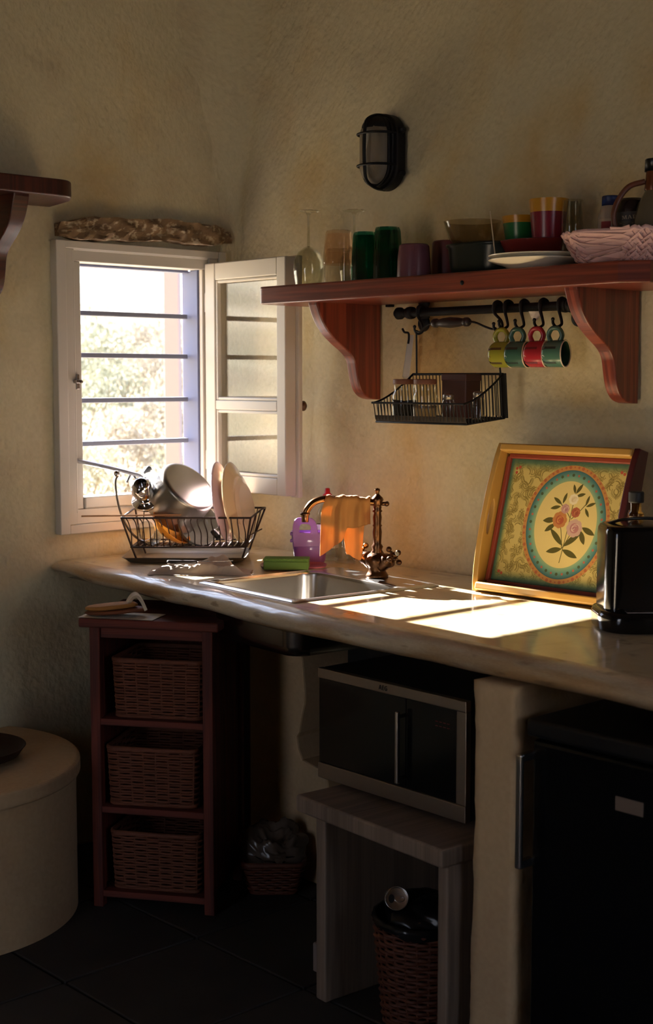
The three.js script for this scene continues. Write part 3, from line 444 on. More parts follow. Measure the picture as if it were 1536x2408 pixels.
  part(hd, 'eye', new THREE.TorusGeometry(0.0105, 0.0042, 8, 24), std(206, 205, 210, 0.4, 0.6), [-0.333, 0.0985, -0.004], [0.95, 0, 0.1]);
  part(hd, 'bracket', lathe([[0, -0.012], [0.016, -0.012], [0.018, 0], [0.012, 0.012], [0, 0.014]], 16), std(206, 205, 210, 0.4, 0.6), [-0.094, 0.012, 0.01], [0, 0, 1.1]);
  // two plates standing on edge
  const plateGeo = (R) => lathe([[0, 0.004], [R * 0.6, 0.004], [R * 0.66, 0.002], [R * 0.7, 0.006], [R * 0.97, 0.017], [R, 0.02], [R * 0.99, 0.0225], [R * 0.95, 0.021], [R * 0.7, 0.011], [R * 0.62, 0.0085], [0, 0.008]], 56);
  const p1 = thing('plate', 'pink plate standing on edge in the dish rack next to the saucepan', 'plate', at(0.298, 0.175, -0.112), RACK.turn);
  lean(part(p1, 'disc', plateGeo(0.122), std(212, 184, 192, 0.2)), [-0.965, -0.16, -0.15]);
  const p2 = thing('plate', 'cream plate standing on edge in the dish rack right of the pink one', 'plate', at(0.336, 0.174, -0.112), RACK.turn);
  lean(part(p2, 'disc', plateGeo(0.122), std(222, 196, 152, 0.2)), [-0.955, -0.16, -0.2]);
  const p3 = thing('plate', 'pale plate standing on edge rearmost at the right end of the dish rack', 'plate', at(0.352, 0.158, -0.13), RACK.turn);
  lean(part(p3, 'disc', plateGeo(0.106), std(226, 208, 176, 0.2)), [-0.95, -0.18, -0.24]);
  // orange-rimmed dish leaning behind the front wires, and a grey bowl
  const od = thing('dish', 'shallow orange dish leaning inside the dish rack', 'dish', at(0.125, 0.098, -0.075), RACK.turn);
  part(od, 'shell', lathe([[0, -0.02], [0.04, -0.02], [0.062, -0.006], [0.07, 0.006], [0.0685, 0.007], [0.06, -0.003], [0.039, -0.017], [0, -0.017]], 40), std(236, 150, 44, 0.3), [0, 0, 0], [0.25, 0, -0.72]);
  const gb = thing('bowl', 'grey-green glazed bowl on its side under the saucepan', 'bowl', at(0.2, 0.1, -0.1), RACK.turn);
  part(gb, 'shell', lathe([[0, -0.045], [0.03, -0.045], [0.05, -0.03], [0.062, 0], [0.066, 0.02], [0.064, 0.021], [0.059, 0], [0.046, -0.027], [0, -0.04]], 40), std(122, 122, 104, 0.18), [0, 0, 0], [1.1, 0, -0.5]);
  const tg = thing('water_glass', 'small clear glass lying in the left of the dish rack', 'glass', at(0.062, 0.078, -0.085), RACK.turn);
  part(tg, 'wall', lathe([[0, -0.035], [0.024, -0.035], [0.027, -0.03], [0.031, 0.035], [0.0295, 0.035], [0.0255, -0.028], [0, -0.03]], 32), M.jarGlass, [0, 0, 0], [1.15, 0, 0.3]);
  // moka pot lid and top, polished
  const mk = thing('coffee_pot', 'small polished moka coffee pot tipped over in the left of the dish rack', 'coffee pot', at(0.05, 0.18, -0.085), RACK.turn);
  const mb = sub(mk, 'pot', [0, 0, 0], [0.75, 0, 0.12]);
  part(mb, 'chamber', lathe([[0.02, 0.075], [0.03, 0.07], [0.034, 0.04], [0.024, 0.012], [0.02, 0.006]], 10), M.chrome); part(mb, 'rim', lathe([[0.018, 0.008], [0.041, 0.004], [0.043, -0.002], [0.036, -0.009], [0.02, -0.014], [0, -0.016]], 32), M.chrome);
  part(mb, 'filter', lathe([[0.02, -0.012], [0.022, -0.03], [0.012, -0.034], [0, -0.034]], 24), std(96, 88, 80, 0.4, 0.9));
  part(mk, 'handle', sweep(curve([[-0.01, 0.045, -0.02], [-0.03, 0.06, -0.03], [-0.045, 0.075, -0.035], [-0.06, 0.05, -0.03]], 14), 0.0055, 8, false, 0.5), std(120, 116, 114, 0.3, 0.9));
  part(mk, 'lid_knob', lathe([[0, -0.01], [0.004, -0.01], [0.006, -0.002], [0.01, 0.008], [0.008, 0.016], [0, 0.018]], 14), std(92, 92, 94, 0.35), [0.0, 0.085, -0.03], [0, 0, -0.9]);
  const ld = thing('ladle', 'steel utensil with a bent handle standing in the left corner of the rack', 'ladle', at(0.0, 0.05, -0.08), RACK.turn);
  part(ld, 'handle', sweep(curve([[-0.03, 0.205, -0.01], [-0.038, 0.19, -0.005], [-0.036, 0.15, 0], [-0.02, 0.085, 0.006], [0.012, 0.03, 0.01], [0.05, 0.002, 0.01]], 24), 0.0062, 8, false, 0.45), std(132, 120, 106, 0.3, 1));
  part(ld, 'tip', lathe([[0, 0], [0.008, 0.003], [0.01, 0.012], [0.006, 0.02], [0, 0.022]], 14), std(225, 222, 218, 0.15, 1), [-0.03, 0.198, -0.01], [0, 0, 0.5]);
  const sk = thing('wooden_stick', 'thin wooden stick lying across the top rail of the dish rack', 'stick', at(0.02, 0.1395, -0.013), RACK.turn);
  part(sk, 'shaft', sweep([[-0.148, 0.0, 0.006], [0.14, 0.001, -0.03]], 0.0024, 8), std(178, 134, 92, 0.7));
  const cp = thing('condiment_jar', 'small black lidded jar lying at the right end of the rack', 'jar', at(0.272, 0.068, -0.05), RACK.turn);
  part(cp, 'lid', lathe([[0, -0.008], [0.017, -0.008], [0.018, 0.004], [0.014, 0.007], [0, 0.008]], 20), std(26, 25, 25, 0.3), [-0.01, 0.014, 0], [0, 0, -0.85]);
  part(cp, 'cup', lathe([[0, -0.03], [0.012, -0.03], [0.015, -0.006]], 20), M.jarGlass, [-0.01, 0.014, 0], [0, 0, -0.85 + PI]);
}
// ---------- crumpled glove / cloth and a knife by the sink ----------
{
  const t = thing('crumpled_cloth', 'crumpled pale cloth lying on the worktop in front of the dish rack', 'cloth', [0.498, CT, 0.515], FACE);
  const f = (u, v) => { const x = (u - 0.5) * 0.285, z = (v - 0.5) * 0.125, e = smooth(0, 0.18, Math.min(u, 1 - u, v, 1 - v));
    const rid = Math.abs(nz(u * 5, v * 3.4, 4.4)), roll = Math.exp(-Math.pow((v - 0.84 + 0.1 * Math.sin(u * 5)) / 0.13, 2)), roll2 = Math.exp(-Math.pow((v - 0.2) / 0.16, 2)) * smooth(0.4, 0.6, u) * (1 - smooth(0.72, 0.85, u));
    return V(x + 0.012 * nz(v * 4, 1.1), 0.0015 + e * (0.005 + 0.02 * rid * 0.9 + 0.015 * roll + 0.03 * roll2 + 0.004 * nz(u * 22, v * 22, 1)), z + 0.022 * nz(u * 3.5, 2.2) + 0.016 * (u - 0.5)); };
  part(t, 'fabric', sheet(80, 50, f, 0.002), std(170, 150, 132, 0.95, 0, { side: THREE.DoubleSide }));
  const k = thing('knife', 'dark-handled knife lying on the crumpled cloth', 'knife', [0.475, CT + 0.03, 0.545], FACE);
  part(k, 'handle', box(0.085, 0.011, 0.016, 0.005), std(34, 28, 26, 0.35), [-0.012, 0, 0.0], [0, 0.12, -0.03]);
  part(k, 'blade', extrude(poly([[0, -0.006], [0.08, -0.004], [0.1, 0.006], [0, 0.007]]), 0.0012, 0.0004), M.chrome, [0.03, 0.001, -0.004], [-PI / 2, 0, 0.12]);
}
// ---------- shelf with two brackets on the right wall ----------
const ST = 1.675; // shelf top
const bracketShape = () => { const s = new THREE.Shape(); s.moveTo(0, 0); s.lineTo(0.252, 0); s.lineTo(0.25, -0.012); s.bezierCurveTo(0.236, -0.045, 0.228, -0.075, 0.172, -0.113); s.bezierCurveTo(0.14, -0.135, 0.112, -0.145, 0.103, -0.172); s.bezierCurveTo(0.096, -0.2, 0.094, -0.228, 0.078, -0.25); s.bezierCurveTo(0.06, -0.272, 0.04, -0.276, 0, -0.276); s.closePath(); return s; };
{
  const t = thing('wall_shelf', 'long red-brown varnished wooden shelf on two curved brackets above the sink', 'shelf', [0.484, 1.635, 0.004]);
  const s = new THREE.Shape(); s.moveTo(0, 0); s.lineTo(1.3, 0); s.lineTo(1.3, -0.25); s.lineTo(1.24, -0.286); s.lineTo(0.022, -0.286); s.quadraticCurveTo(0, -0.286, 0, -0.264); s.closePath();
  part(t, 'board', extrude(s, 0.04, 0.005, 3).rotateX(-PI / 2), M.redWood);
  for (const x of [0.18, 1.068]) part(t, 'bracket', extrude(bracketShape(), 0.03, 0.004, 3, 24).rotateY(-PI / 2), M.redWoodUp, [x + 0.03, 0, 0]);
  part(t, 'screw', lathe([[0, 0], [0.006, 0], [0.005, 0.002], [0, 0.0025]], 12).rotateX(PI / 2), M.iron, [0.78, 0.018, 0.286]);
  for (const [x, w] of [[0.245, 0.022]]) part(t, 'batten', boxAB(x, -0.012, 0, x + w, 0, 0.016, 0.002), M.iron);
  const l = thing('wall_shelf', 'end of a dark red wooden shelf on a bracket left of the window', 'shelf', [0.004, 1.92, 0.672]);
  const q = new THREE.Shape(); q.moveTo(0, 0); q.lineTo(0.15, -0.028); q.lineTo(0.2, -0.055); q.quadraticCurveTo(0.236, -0.075, 0.238, -0.11); q.lineTo(0.238, -1.2); q.lineTo(0, -1.2); q.closePath();
  part(l, 'board', extrude(q, 0.036, 0.005, 3).rotateX(-PI / 2), M.darkWood);
  part(l, 'bracket', extrude(bracketShape(), 0.04, 0.004, 3, 24).scale(0.86, 1.0, 1), M.darkWood, [0, 0, 0.2]);
}
// ---------- bulkhead lamp ----------
{
  const t = thing('wall_lamp', 'dark oval bulkhead lamp behind a wire cage high on the wall', 'lamp', [0.73, 2.055, 0.005]);
  const stad = (w, h) => { const s = new THREE.Shape(), r = w / 2, k = h / 2 - r; s.moveTo(-r, -k); s.absarc(0, -k, r, PI, PI * 2, false); s.lineTo(r, k); s.absarc(0, k, r, 0, PI, false); s.closePath(); return s; };
  const ring = (w, h, z, n = 40) => stad(w, h).getSpacedPoints(n).slice(0, -1).map((p) => V(p.x, p.y, z));
  part(t, 'base', extrude(stad(0.128, 0.212), 0.026, 0.005, 3, 24), M.iron, [0, 0, 0.004]);
  part(t, 'collar', extrude(stad(0.112, 0.196), 0.012, 0.004, 2, 24), M.iron, [0, 0, 0.03]);
  const dome = []; for (const [w, h, z] of [[0.092, 0.178, 0.036], [0.092, 0.178, 0.058], [0.084, 0.17, 0.075], [0.066, 0.15, 0.087], [0.034, 0.115, 0.093]]) dome.push(ring(w, h, z));
  part(t, 'glass_dome', loft(dome, true), phy(196, 182, 156, { roughness: 0.35, transmission: 0.5, thickness: 0, bumpMap: tex([4, 256], [1, 0.5], (u, v) => [127 + 127 * Math.sin(v * PI * 60)], false), bumpScale: 0.001 }));
  part(t, 'reflector', extrude(stad(0.088, 0.174), 0.002, 0.0005), std(150, 140, 124, 0.4, 0.3), [0, 0, 0.04]);
  part(t, 'bulb', new THREE.CapsuleGeometry(0.018, 0.05, 6, 16), std(226, 220, 208, 0.35), [0, -0.005, 0.062]);
  const cage = sub(t, 'cage');
  part(cage, 'hoop', sweep(ring(0.104, 0.19, 0.056), 0.0042, 8, true), M.iron);
  part(cage, 'centre_band', sweep(curve([[0, 0.104, 0.02], [0, 0.1, 0.06], [0, 0.082, 0.092], [0, 0.04, 0.1], [0, -0.04, 0.1], [0, -0.082, 0.092], [0, -0.1, 0.06], [0, -0.104, 0.02]], 40), 0.0062, 8, false, 0.6), M.iron);
  for (const y of [0.047, -0.04]) part(cage, 'cross_wire', sweep(curve([[-0.058, y, 0.03], [-0.055, y, 0.062], [-0.036, y, 0.092], [0, y, 0.102], [0.036, y, 0.092], [0.055, y, 0.062], [0.058, y, 0.03]], 30), 0.0035, 8), M.iron);
  part(cage, 'crown', new THREE.SphereGeometry(0.046, 20, 12, 0, PI * 2, 0, PI / 2).scale(1, 0.75, 0.95), M.iron, [0, 0.062, 0.05]);
  for (const [x, y] of [[-0.063, 0.056], [0.066, 0.056], [-0.063, -0.062], [0.066, -0.062]]) part(t, 'lug', lathe([[0, 0], [0.009, 0], [0.009, 0.012], [0.006, 0.016], [0, 0.017]], 12).rotateX(PI / 2), M.iron, [x, y, 0.012]);
}
// ---------- glasses and crockery on the shelf ----------
{
  const on = (n, l, c, x, z, y = 0, turn = 0, g) => thing(n, l, c, [x, ST + 0.0008 + y, z], turn, g);
  const wg = on('wine_glass', 'clear wine glass standing upside down at the left end of the shelf', 'glass', 0.602, 0.2);
  part(wg, 'bowl', lathe([[0.036, 0], [0.041, 0.03], [0.0435, 0.052], [0.041, 0.078], [0.03, 0.1], [0.014, 0.112], [0.004, 0.117], [0.0028, 0.114], [0.013, 0.109], [0.029, 0.097], [0.0395, 0.077], [0.042, 0.052], [0.0395, 0.03], [0.0345, 0.0005], [0.036, 0]], 40), M.jarGlass);
  part(wg, 'stem', lathe([[0.0045, 0.114], [0.0034, 0.15], [0.0036, 0.2], [0.008, 0.208]], 14), M.jarGlass); part(wg, 'foot', lathe([[0, 0.206], [0.008, 0.208], [0.032, 0.2125], [0.033, 0.2145], [0.01, 0.2135], [0, 0.2135]], 36), M.jarGlass);
  copy(wg, 'clear wine glass upside down behind the stacked tumblers, only its stem and foot showing', [0.7, ST + 0.0008, 0.115]);
  const tum = (R, h) => [[R, 0], [R, h * 0.06], [R * 0.97, h * 0.5], [R * 0.86, h * 0.93], [R * 0.8, h], [0, h], [0, h - 0.008], [R * 0.76, h - 0.009], [R * 0.92, h * 0.5], [R - 0.003, 0.0005], [R, 0]];
  const flute = (prof, seg, k, amp) => warp(lathe(prof, seg), (p) => { const a = Math.atan2(p.z, p.x), r = Math.hypot(p.x, p.z); if (r > 0.02) { const f = 1 + amp * Math.cos(a * k); p.x *= f; p.z *= f; } });
  const t1 = on('tumbler', 'clear fluted tumbler upside down, lower one of the stack right of the wine glass', 'tumbler', 0.742, 0.215);
  part(t1, 'wall', flute(tum(0.041, 0.098), 60, 10, 0.02), M.tumbler);
  const t2 = on('tumbler', 'rose-tinted tumbler upside down, stacked over the clear fluted one', 'tumbler', 0.742, 0.215, 0.056);
  part(t2, 'wall', flute(tum(0.0425, 0.092), 60, 10, 0.02), glassOf(253, 243, 234));
  const g1 = on('tumbler', 'dark green glass tumbler, the left one of the two', 'tumbler', 0.83, 0.2);
  part(g1, 'wall', flute(tum(0.037, 0.138), 60, 9, 0.025), M.greenGlass);
  const g2 = on('tumbler', 'dark green glass tumbler, the right and taller one of the two', 'tumbler', 0.905, 0.188); part(g2, 'wall', flute(tum(0.04, 0.146), 60, 9, 0.025), glassOf(94, 182, 168, 0.05));
  const mv = on('beaker', 'mauve plastic beaker in front of the dark dish', 'cup', 1.045, 0.232);
  part(mv, 'wall', lathe([[0.0445, 0], [0.0445, 0.004], [0.0425, 0.05], [0.0395, 0.084], [0.036, 0.089], [0, 0.09], [0, 0.086], [0.037, 0.082], [0.042, 0.001], [0.0445, 0]], 40), phy(120, 74, 84, { roughness: 0.25, transmission: 0.2, thickness: 0 }));
  const mv2 = on('beaker', 'dull red beaker half hidden behind the dark dish', 'cup', 1.05, 0.11);
  part(mv2, 'wall', lathe([[0.045, 0], [0.043, 0.05], [0.04, 0.1], [0.036, 0.105], [0, 0.106]], 32), std(104, 50, 52, 0.4));
  const dd = on('casserole', 'wide black-green oval dish in the middle of the shelf', 'dish', 1.235, 0.165);
  part(dd, 'body', loft([rrect(0.17, 0.12, 0.05, 0.0), rrect(0.19, 0.14, 0.06, 0.02), rrect(0.2, 0.15, 0.065, 0.07), rrect(0.212, 0.16, 0.07, 0.074), rrect(0.212, 0.16, 0.07, 0.08), rrect(0.195, 0.145, 0.06, 0.08), rrect(0.18, 0.13, 0.05, 0.02)], true), std(22, 34, 28, 0.3));
  const gb = on('glass_bowl', 'smoky glass bowl resting on the black-green dish', 'bowl', 1.19, 0.17, 0.0815);
  part(gb, 'wall', lathe([[0, 0], [0.045, 0], [0.056, 0.01], [0.066, 0.035], [0.073, 0.056], [0.0745, 0.058], [0.072, 0.0585], [0.063, 0.036], [0.053, 0.013], [0.043, 0.004], [0, 0.004]], 44), glassOf(232, 226, 212, 0.06));
  const rb = on('bowl', 'dark red bowl with the two-coloured cups standing in it', 'bowl', 1.375, 0.125);
  part(rb, 'wall', lathe([[0, 0], [0.05, 0], [0.07, 0.02], [0.098, 0.062], [0.108, 0.078], [0.106, 0.08], [0.095, 0.066], [0.066, 0.05], [0, 0.05]], 44), std(112, 34, 34, 0.28));
  const cup = (n, l, x, z, y, R, h, c1, c2) => { const c = on(n, l, 'cup', x, z, y);
    part(c, 'wall', lathe([[0, 0], [R * 0.74, 0], [R * 0.78, 0.004], [R * 0.93, h * 0.72]], 36), c1); part(c, 'rim_band', lathe([[R * 0.93, h * 0.72], [R, h], [R * 0.965, h], [R * 0.74, 0.006], [0, 0.005]], 36), c2); return c; };
  const yel = phy(222, 160, 40, { roughness: 0.3, transmission: 0.25, thickness: 0 });
  cup('plastic_cup', 'low green plastic cup with a yellow rim beside the glass bowl', 1.325, 0.145, 0.081, 0.046, 0.062, phy(34, 112, 60, { roughness: 0.3, transmission: 0.15, thickness: 0 }), yel);
  cup('plastic_cup', 'tall dark red plastic cup with a yellow rim', 1.425, 0.16, 0.062, 0.048, 0.112, phy(132, 24, 48, { roughness: 0.3, transmission: 0.15, thickness: 0 }), yel);
  const plate = lathe([[0, 0.002], [0.062, 0.002], [0.066, 0], [0.07, 0.003], [0.082, 0.012], [0.118, 0.024], [0.122, 0.027], [0.119, 0.028], [0.08, 0.016], [0.066, 0.008], [0, 0.007]], 56);
  const pl = on('plate', 'white plate, the lower of the two stacked at the front edge of the shelf', 'plate', 1.39, 0.155, 0.0); // sits proud of the front edge
  pl.position.set(1.43, ST + 0.001, 0.2); part(pl, 'disc', plate, std(222, 212, 190, 0.25));
  const p2 = copy(pl, 'white plate, the upper of the two stacked at the front edge of the shelf', [1.43, ST + 0.0115, 0.2]);
  const sk = on('skewer', 'thin pale skewer standing up behind the plates', 'skewer', 1.316, 0.24, 0.03);
  part(sk, 'rod', sweep([[0.012, 0, 0], [-0.006, 0.12, 0.002]], 0.0016, 6), std(206, 186, 150, 0.5));
  const jr = on('bottle', 'tall narrow clear glass behind the pink basket', 'glass', 1.505, 0.17);
  part(jr, 'wall', lathe([[0, 0.002], [0.026, 0.002], [0.028, 0.006], [0.026, 0.13], [0.024, 0.165], [0.0222, 0.165], [0.0245, 0.13], [0.026, 0.01], [0, 0.008]], 30), M.jarGlass);
  // pale pink woven basket with bottles in it
  const pb = on('woven_basket', 'pale pink basket of flat woven strips at the right end of the shelf', 'basket', 1.67, 0.155);
  const W0 = 0.2, D0 = 0.2, W1 = 0.27, D1 = 0.25, H = 0.072, ringAt = (k, n, off) => { const w = W0 + (W1 - W0) * k, d = D0 + (D1 - D0) * k; return rrect(w + off * 2, d + off * 2, 0.06, H * k, 0, 0, n); };
  const strips = [];
  const cyc = (arr, t) => { const n = arr.length, x = ((t % 1) + 1) % 1 * n, i = Math.floor(x), f = x - i; return arr[i % n].clone().lerp(arr[(i + 1) % n], f); };
  const lv = [0, 0.2, 0.4, 0.6, 0.8, 1].map((k) => [ringAt(k, 7, 0.002), ringAt(k, 7, -0.002)]);
  const on2 = (t, k, side) => { const x = clamp(k, 0, 0.9999) * 5, i = Math.floor(x), f = x - i, o = cyc(lv[i][0], t).lerp(cyc(lv[i + 1][0], t), f), q = cyc(lv[i][1], t).lerp(cyc(lv[i + 1][1], t), f); return o.lerp(q, 0.5 - side * 0.5); };
  const N = 34;
  for (let s = 0; s < 2; s++) for (let i = 0; i < N; i++) {
    const dir = s ? 1 : -1, pts = []; for (let j = 0; j <= 14; j++) { const k = j / 14; pts.push(on2(i / N + dir * k * 0.17, k, Math.cos(k * PI * 5 + s * PI + i * PI) * 0.9)); }
    strips.push(sweep(pts, 0.0105, 6, false, 0.2));
  }
  strips.forEach((g) => part(pb, 'strip', g, M.pinkWicker));
  const rimPts = []; for (let i = 0; i < 90; i++) { const p = on2(i / 90, 1, 0); p.y += 0.003 * Math.sin(i * 1.2); rimPts.push(p); }
  part(pb, 'rim', sweep(rimPts, 0.0055, 7, true), M.pinkWicker); part(pb, 'bottom', loft([rrect(W0, D0, 0.06, 0.001), rrect(W0, D0, 0.06, 0.004)], true), M.pinkWicker);
  const bb = on('bottle', 'small plastic bottle with a dark blue cap in the pink basket', 'bottle', 1.6, 0.15, 0.045);
  part(bb, 'body', lathe([[0, 0], [0.026, 0], [0.029, 0.005], [0.029, 0.075], [0.024, 0.094], [0.02, 0.1]], 24), phy(196, 178, 160, { roughness: 0.3, transmission: 0.4, thickness: 0 }));
  part(bb, 'cap', lathe([[0, 0], [0.021, 0], [0.021, 0.021], [0.019, 0.023], [0, 0.023]], 20), std(24, 44, 92, 0.4), [0, 0.099, 0]);
  { const c = document.createElement('canvas'); c.width = 256; c.height = 128; const g = c.getContext('2d'); g.fillStyle = '#b9a58e'; g.fillRect(0, 0, 256, 128); g.fillStyle = '#8d2326'; g.fillRect(40, 14, 66, 36); g.fillStyle = '#20313c'; g.fillRect(30, 62, 84, 66); g.fillStyle = '#2f5a3d'; g.fillRect(64, 66, 12, 50);
    const tx = new THREE.CanvasTexture(c); tx.colorSpace = THREE.SRGBColorSpace; part(bb, 'label', new THREE.CylinderGeometry(0.0296, 0.0296, 0.055, 28, 1, true, FACE - 1.5, 3.2), new THREE.MeshStandardMaterial({ map: tx, roughness: 0.6, side: THREE.DoubleSide }), [0, 0.04, 0]); }
  const lj = on('jar', 'dark jar with a printed label standing in the pink basket', 'jar', 1.668, 0.165, 0.045);
  part(lj, 'body', lathe([[0, 0], [0.033, 0], [0.036, 0.006], [0.036, 0.08], [0.03, 0.1], [0.026, 0.108], [0, 0.11]], 28), std(34, 24, 22, 0.25));
  { const c = document.createElement('canvas'); c.width = 256; c.height = 200; const g = c.getContext('2d'); g.fillStyle = '#211a18'; g.fillRect(0, 0, 256, 200); g.fillStyle = '#8a7a66'; g.font = 'bold 34px serif'; g.textAlign = 'center'; g.save(); g.translate(128, 46); g.rotate(-0.08); g.fillText('MADE A', 0, 0); g.restore();
    g.fillStyle = '#3a3226'; g.fillRect(30, 62, 196, 60); g.fillStyle = '#6d6048'; for (let i = 0; i < 8; i++) g.fillRect(44 + i * 23, 74 + (i % 3) * 12, 14, 6); g.fillStyle = '#8c4630'; g.fillRect(50, 128, 120, 26); g.fillStyle = '#7c6a42'; g.fillRect(184, 120, 34, 60);
    const tx = new THREE.CanvasTexture(c); tx.colorSpace = THREE.SRGBColorSpace; part(lj, 'label', new THREE.CylinderGeometry(0.0366, 0.0366, 0.068, 28, 1, true, FACE - 1.5, 3.0), new THREE.MeshStandardMaterial({ map: tx, roughness: 0.6, side: THREE.DoubleSide }), [0, 0.042, 0]); }
  const jg = on('oil_jug', 'brown-necked glass jug with a black cap and a curved handle in the pink basket', 'jug', 1.727, 0.165, 0.008);
  part(jg, 'body', lathe([[0, 0], [0.04, 0], [0.044, 0.008], [0.044, 0.09], [0.034, 0.13], [0.02, 0.155], [0.018, 0.16]], 30), phy(150, 138, 110, { roughness: 0.12, transmission: 0.6, thickness: 0 }));
  part(jg, 'neck', lathe([[0.018, 0], [0.021, 0.004], [0.019, 0.02], [0.0175, 0.045]], 24), std(112, 62, 34, 0.25, 0.3), [0, 0.156, 0]);
  part(jg, 'cap', lathe([[0, 0], [0.021, 0], [0.0205, 0.026], [0.018, 0.028], [0, 0.028]], 24), M.blackSatin, [0, 0.2, 0]);
  part(jg, 'handle', sweep(curve([[-0.014, 0.178, 0.014], [-0.04, 0.168, 0.036], [-0.058, 0.14, 0.05], [-0.066, 0.105, 0.058], [-0.06, 0.07, 0.05], [-0.04, 0.05, 0.03]], 24), 0.0065, 9), std(104, 58, 38, 0.4));
}
// ---------- rail with hooks, wire basket and cups ----------
{
  const R0 = [0.87, 1.6, 0.07];
  const t = thing('utensil_rail', 'black iron rail with a lobed end plate under the shelf', 'rail', R0);
  part(t, 'bar', bar([-0.01, 0, 0], [0.56, 0, 0], 0.0115, 16), M.iron);
  part(t, 'end_knob', lathe([[0, 0], [0.011, 0], [0.012, 0.006], [0.009, 0.012], [0.0165, 0.02], [0.017, 0.032], [0.01, 0.041], [0, 0.042]], 20).rotateZ(PI / 2), M.iron, [-0.008, 0, 0]);
  part(t, 'end_cap', lathe([[0, 0], [0.016, 0], [0.018, 0.006], [0.016, 0.014], [0, 0.016]], 20).rotateZ(-PI / 2), M.iron, [0.55, 0, 0]);
  for (const x of [0.008, 0.54]) {
    const s = new THREE.Shape(); s.absellipse(0, 0.028, 0.016, 0.016, 0, PI * 2);
    part(t, 'wall_plate', merge([0.026, 0, -0.024].map((y, i) => new THREE.SphereGeometry([0.018, 0.02, 0.019][i], 16, 12).scale(1.15, 1.2, 0.45).translate(x, y * 1.15, -0.054))), M.iron);
    part(t, 'standoff', bar([x, 0, -0.064], [x, 0, 0], 0.0095, 12), M.iron); part(t, 'collar', lathe([[0, -0.01], [0.016, -0.01], [0.0175, 0], [0.016, 0.01], [0, 0.01]], 18).rotateZ(PI / 2), M.iron, [x, 0, 0]);
  }
  // S hooks: a loop over the rail, a shank, and an up-turned end towards the room
  const hook = (label, x, len, lean = 0) => { const h = thing('hook', label, 'hook', [R0[0] + x, R0[1], R0[2]]);
    const a = []; for (let i = 0; i <= 12; i++) { const q = -0.5 + i / 12 * 3.9; a.push([0, Math.sin(q) * 0.0155, -Math.cos(q) * -0.0155]); } a.reverse();
    const pts = [[0, -0.005, -0.015], [0, 0.01, -0.014], [0, 0.0165, 0], [0, 0.011, 0.013], [0.002, -0.01, 0.016], [0.006 + lean, -len * 0.6, 0.018], [0.009 + lean, -len * 0.9, 0.018], [0.007 + lean, -len, 0.022], [0.002 + lean, -len - 0.003, 0.031], [-0.003 + lean, -len + 0.006, 0.037], [-0.004 + lean, -len + 0.014, 0.037]];
    part(h, 'shank', sweep(curve(pts, 50), (u) => 0.0036 + 0.003 * Math.exp(-Math.pow((u - 0.22) / 0.16, 2)), 8), M.iron); part(h, 'tip', ball(0.0048, -0.004 + lean, -len + 0.016, 0.037, 10), M.iron); return h; };
  hook('black hook at the left end of the rail carrying the wire basket', 0.05, 0.056, 0.013); hook('black hook holding the right side of the wire basket', 0.322, 0.056, 0.022);
  const hooksX = [0.358, 0.411, 0.473, 0.531], who = ['lime-green', 'left dark green', 'red', 'right dark green'];
  hooksX.forEach((x, i) => hook('black hook holding the ' + who[i] + ' cup', x, 0.05, 0.004));
  // cups hanging by their handles, mouths to the right
  const glyph = (c, seedN, base, dark) => { const k = document.createElement('canvas'); k.width = 512; k.height = 96; const g = k.getContext('2d'); g.fillStyle = base; g.fillRect(0, 0, 512, 96); g.fillStyle = dark; for (let i = 0; i < 5; i++) g.fillRect(i * 104 + 52, 8, 16, 62); g.strokeStyle = c; g.lineWidth = 6; for (let i = 0; i < 5; i++) { g.beginPath(); g.arc(i * 104 + 24, 40, 12, 0.4, 4.4); g.stroke(); g.beginPath(); g.moveTo(i * 104 + 22, 50); g.quadraticCurveTo(i * 104 + 40, 60, i * 104 + 20, 78); g.stroke(); } const t = new THREE.CanvasTexture(k); t.colorSpace = THREE.SRGBColorSpace; t.wrapS = THREE.RepeatWrapping; return t; };
  const cols = [['#8e8c2c', '#4c3c22', '#7a5a38'], ['#35594a', '#1c3026', '#98a090'], ['#a4242e', '#6a161e', '#c8957a'], ['#466c5a', '#20342a', '#b4baac']];
  const names = ['lime-green small cup hanging leftmost of the four under the rail', 'dark green small cup hanging between the lime-green and the red one', 'red small cup hanging third in the row', 'green small cup at the right end of the row, its white-rimmed mouth in view'];
  hooksX.forEach((x, i) => {
    const m = thing('espresso_cup', names[i], 'cup', [R0[0] + x + 0.011, R0[1] - 0.119, R0[2] + 0.034], 0.26, 'small cups hanging from the rail');
    const mat = new THREE.MeshPhysicalMaterial({ map: glyph(cols[i][2], i, cols[i][0], cols[i][1]), roughness: 0.25, clearcoat: 0.4 });
    part(m, 'wall', lathe([[0, 0], [0.0255, 0], [0.0285, 0.003], [0.0335, 0.012], [0.0338, 0.0535]], 40).rotateX(-PI / 2 * 0).rotateZ(-PI / 2).translate(-0.03, 0, 0), mat);
    part(m, 'rim', new THREE.TorusGeometry(0.0325, 0.0017, 8, 40).rotateY(PI / 2).translate(0.0235, 0, 0), std(214, 196, 168, 0.35)); part(m, 'lining', lathe([[0.0318, 0.0535], [0.0312, 0.012], [0.026, 0.005], [0, 0.0045]], 36).rotateZ(-PI / 2).translate(-0.03, 0, 0), std(52, 84, 66, 0.3, 0, { side: THREE.DoubleSide }));
    part(m, 'handle', sweep(curve([[-0.016, 0.03, 0], [-0.022, 0.046, 0], [-0.013, 0.062, 0], [0.004, 0.062, 0], [0.014, 0.046, 0], [0.008, 0.03, 0]], 26), 0.0082, 8, false, 0.75), mat);
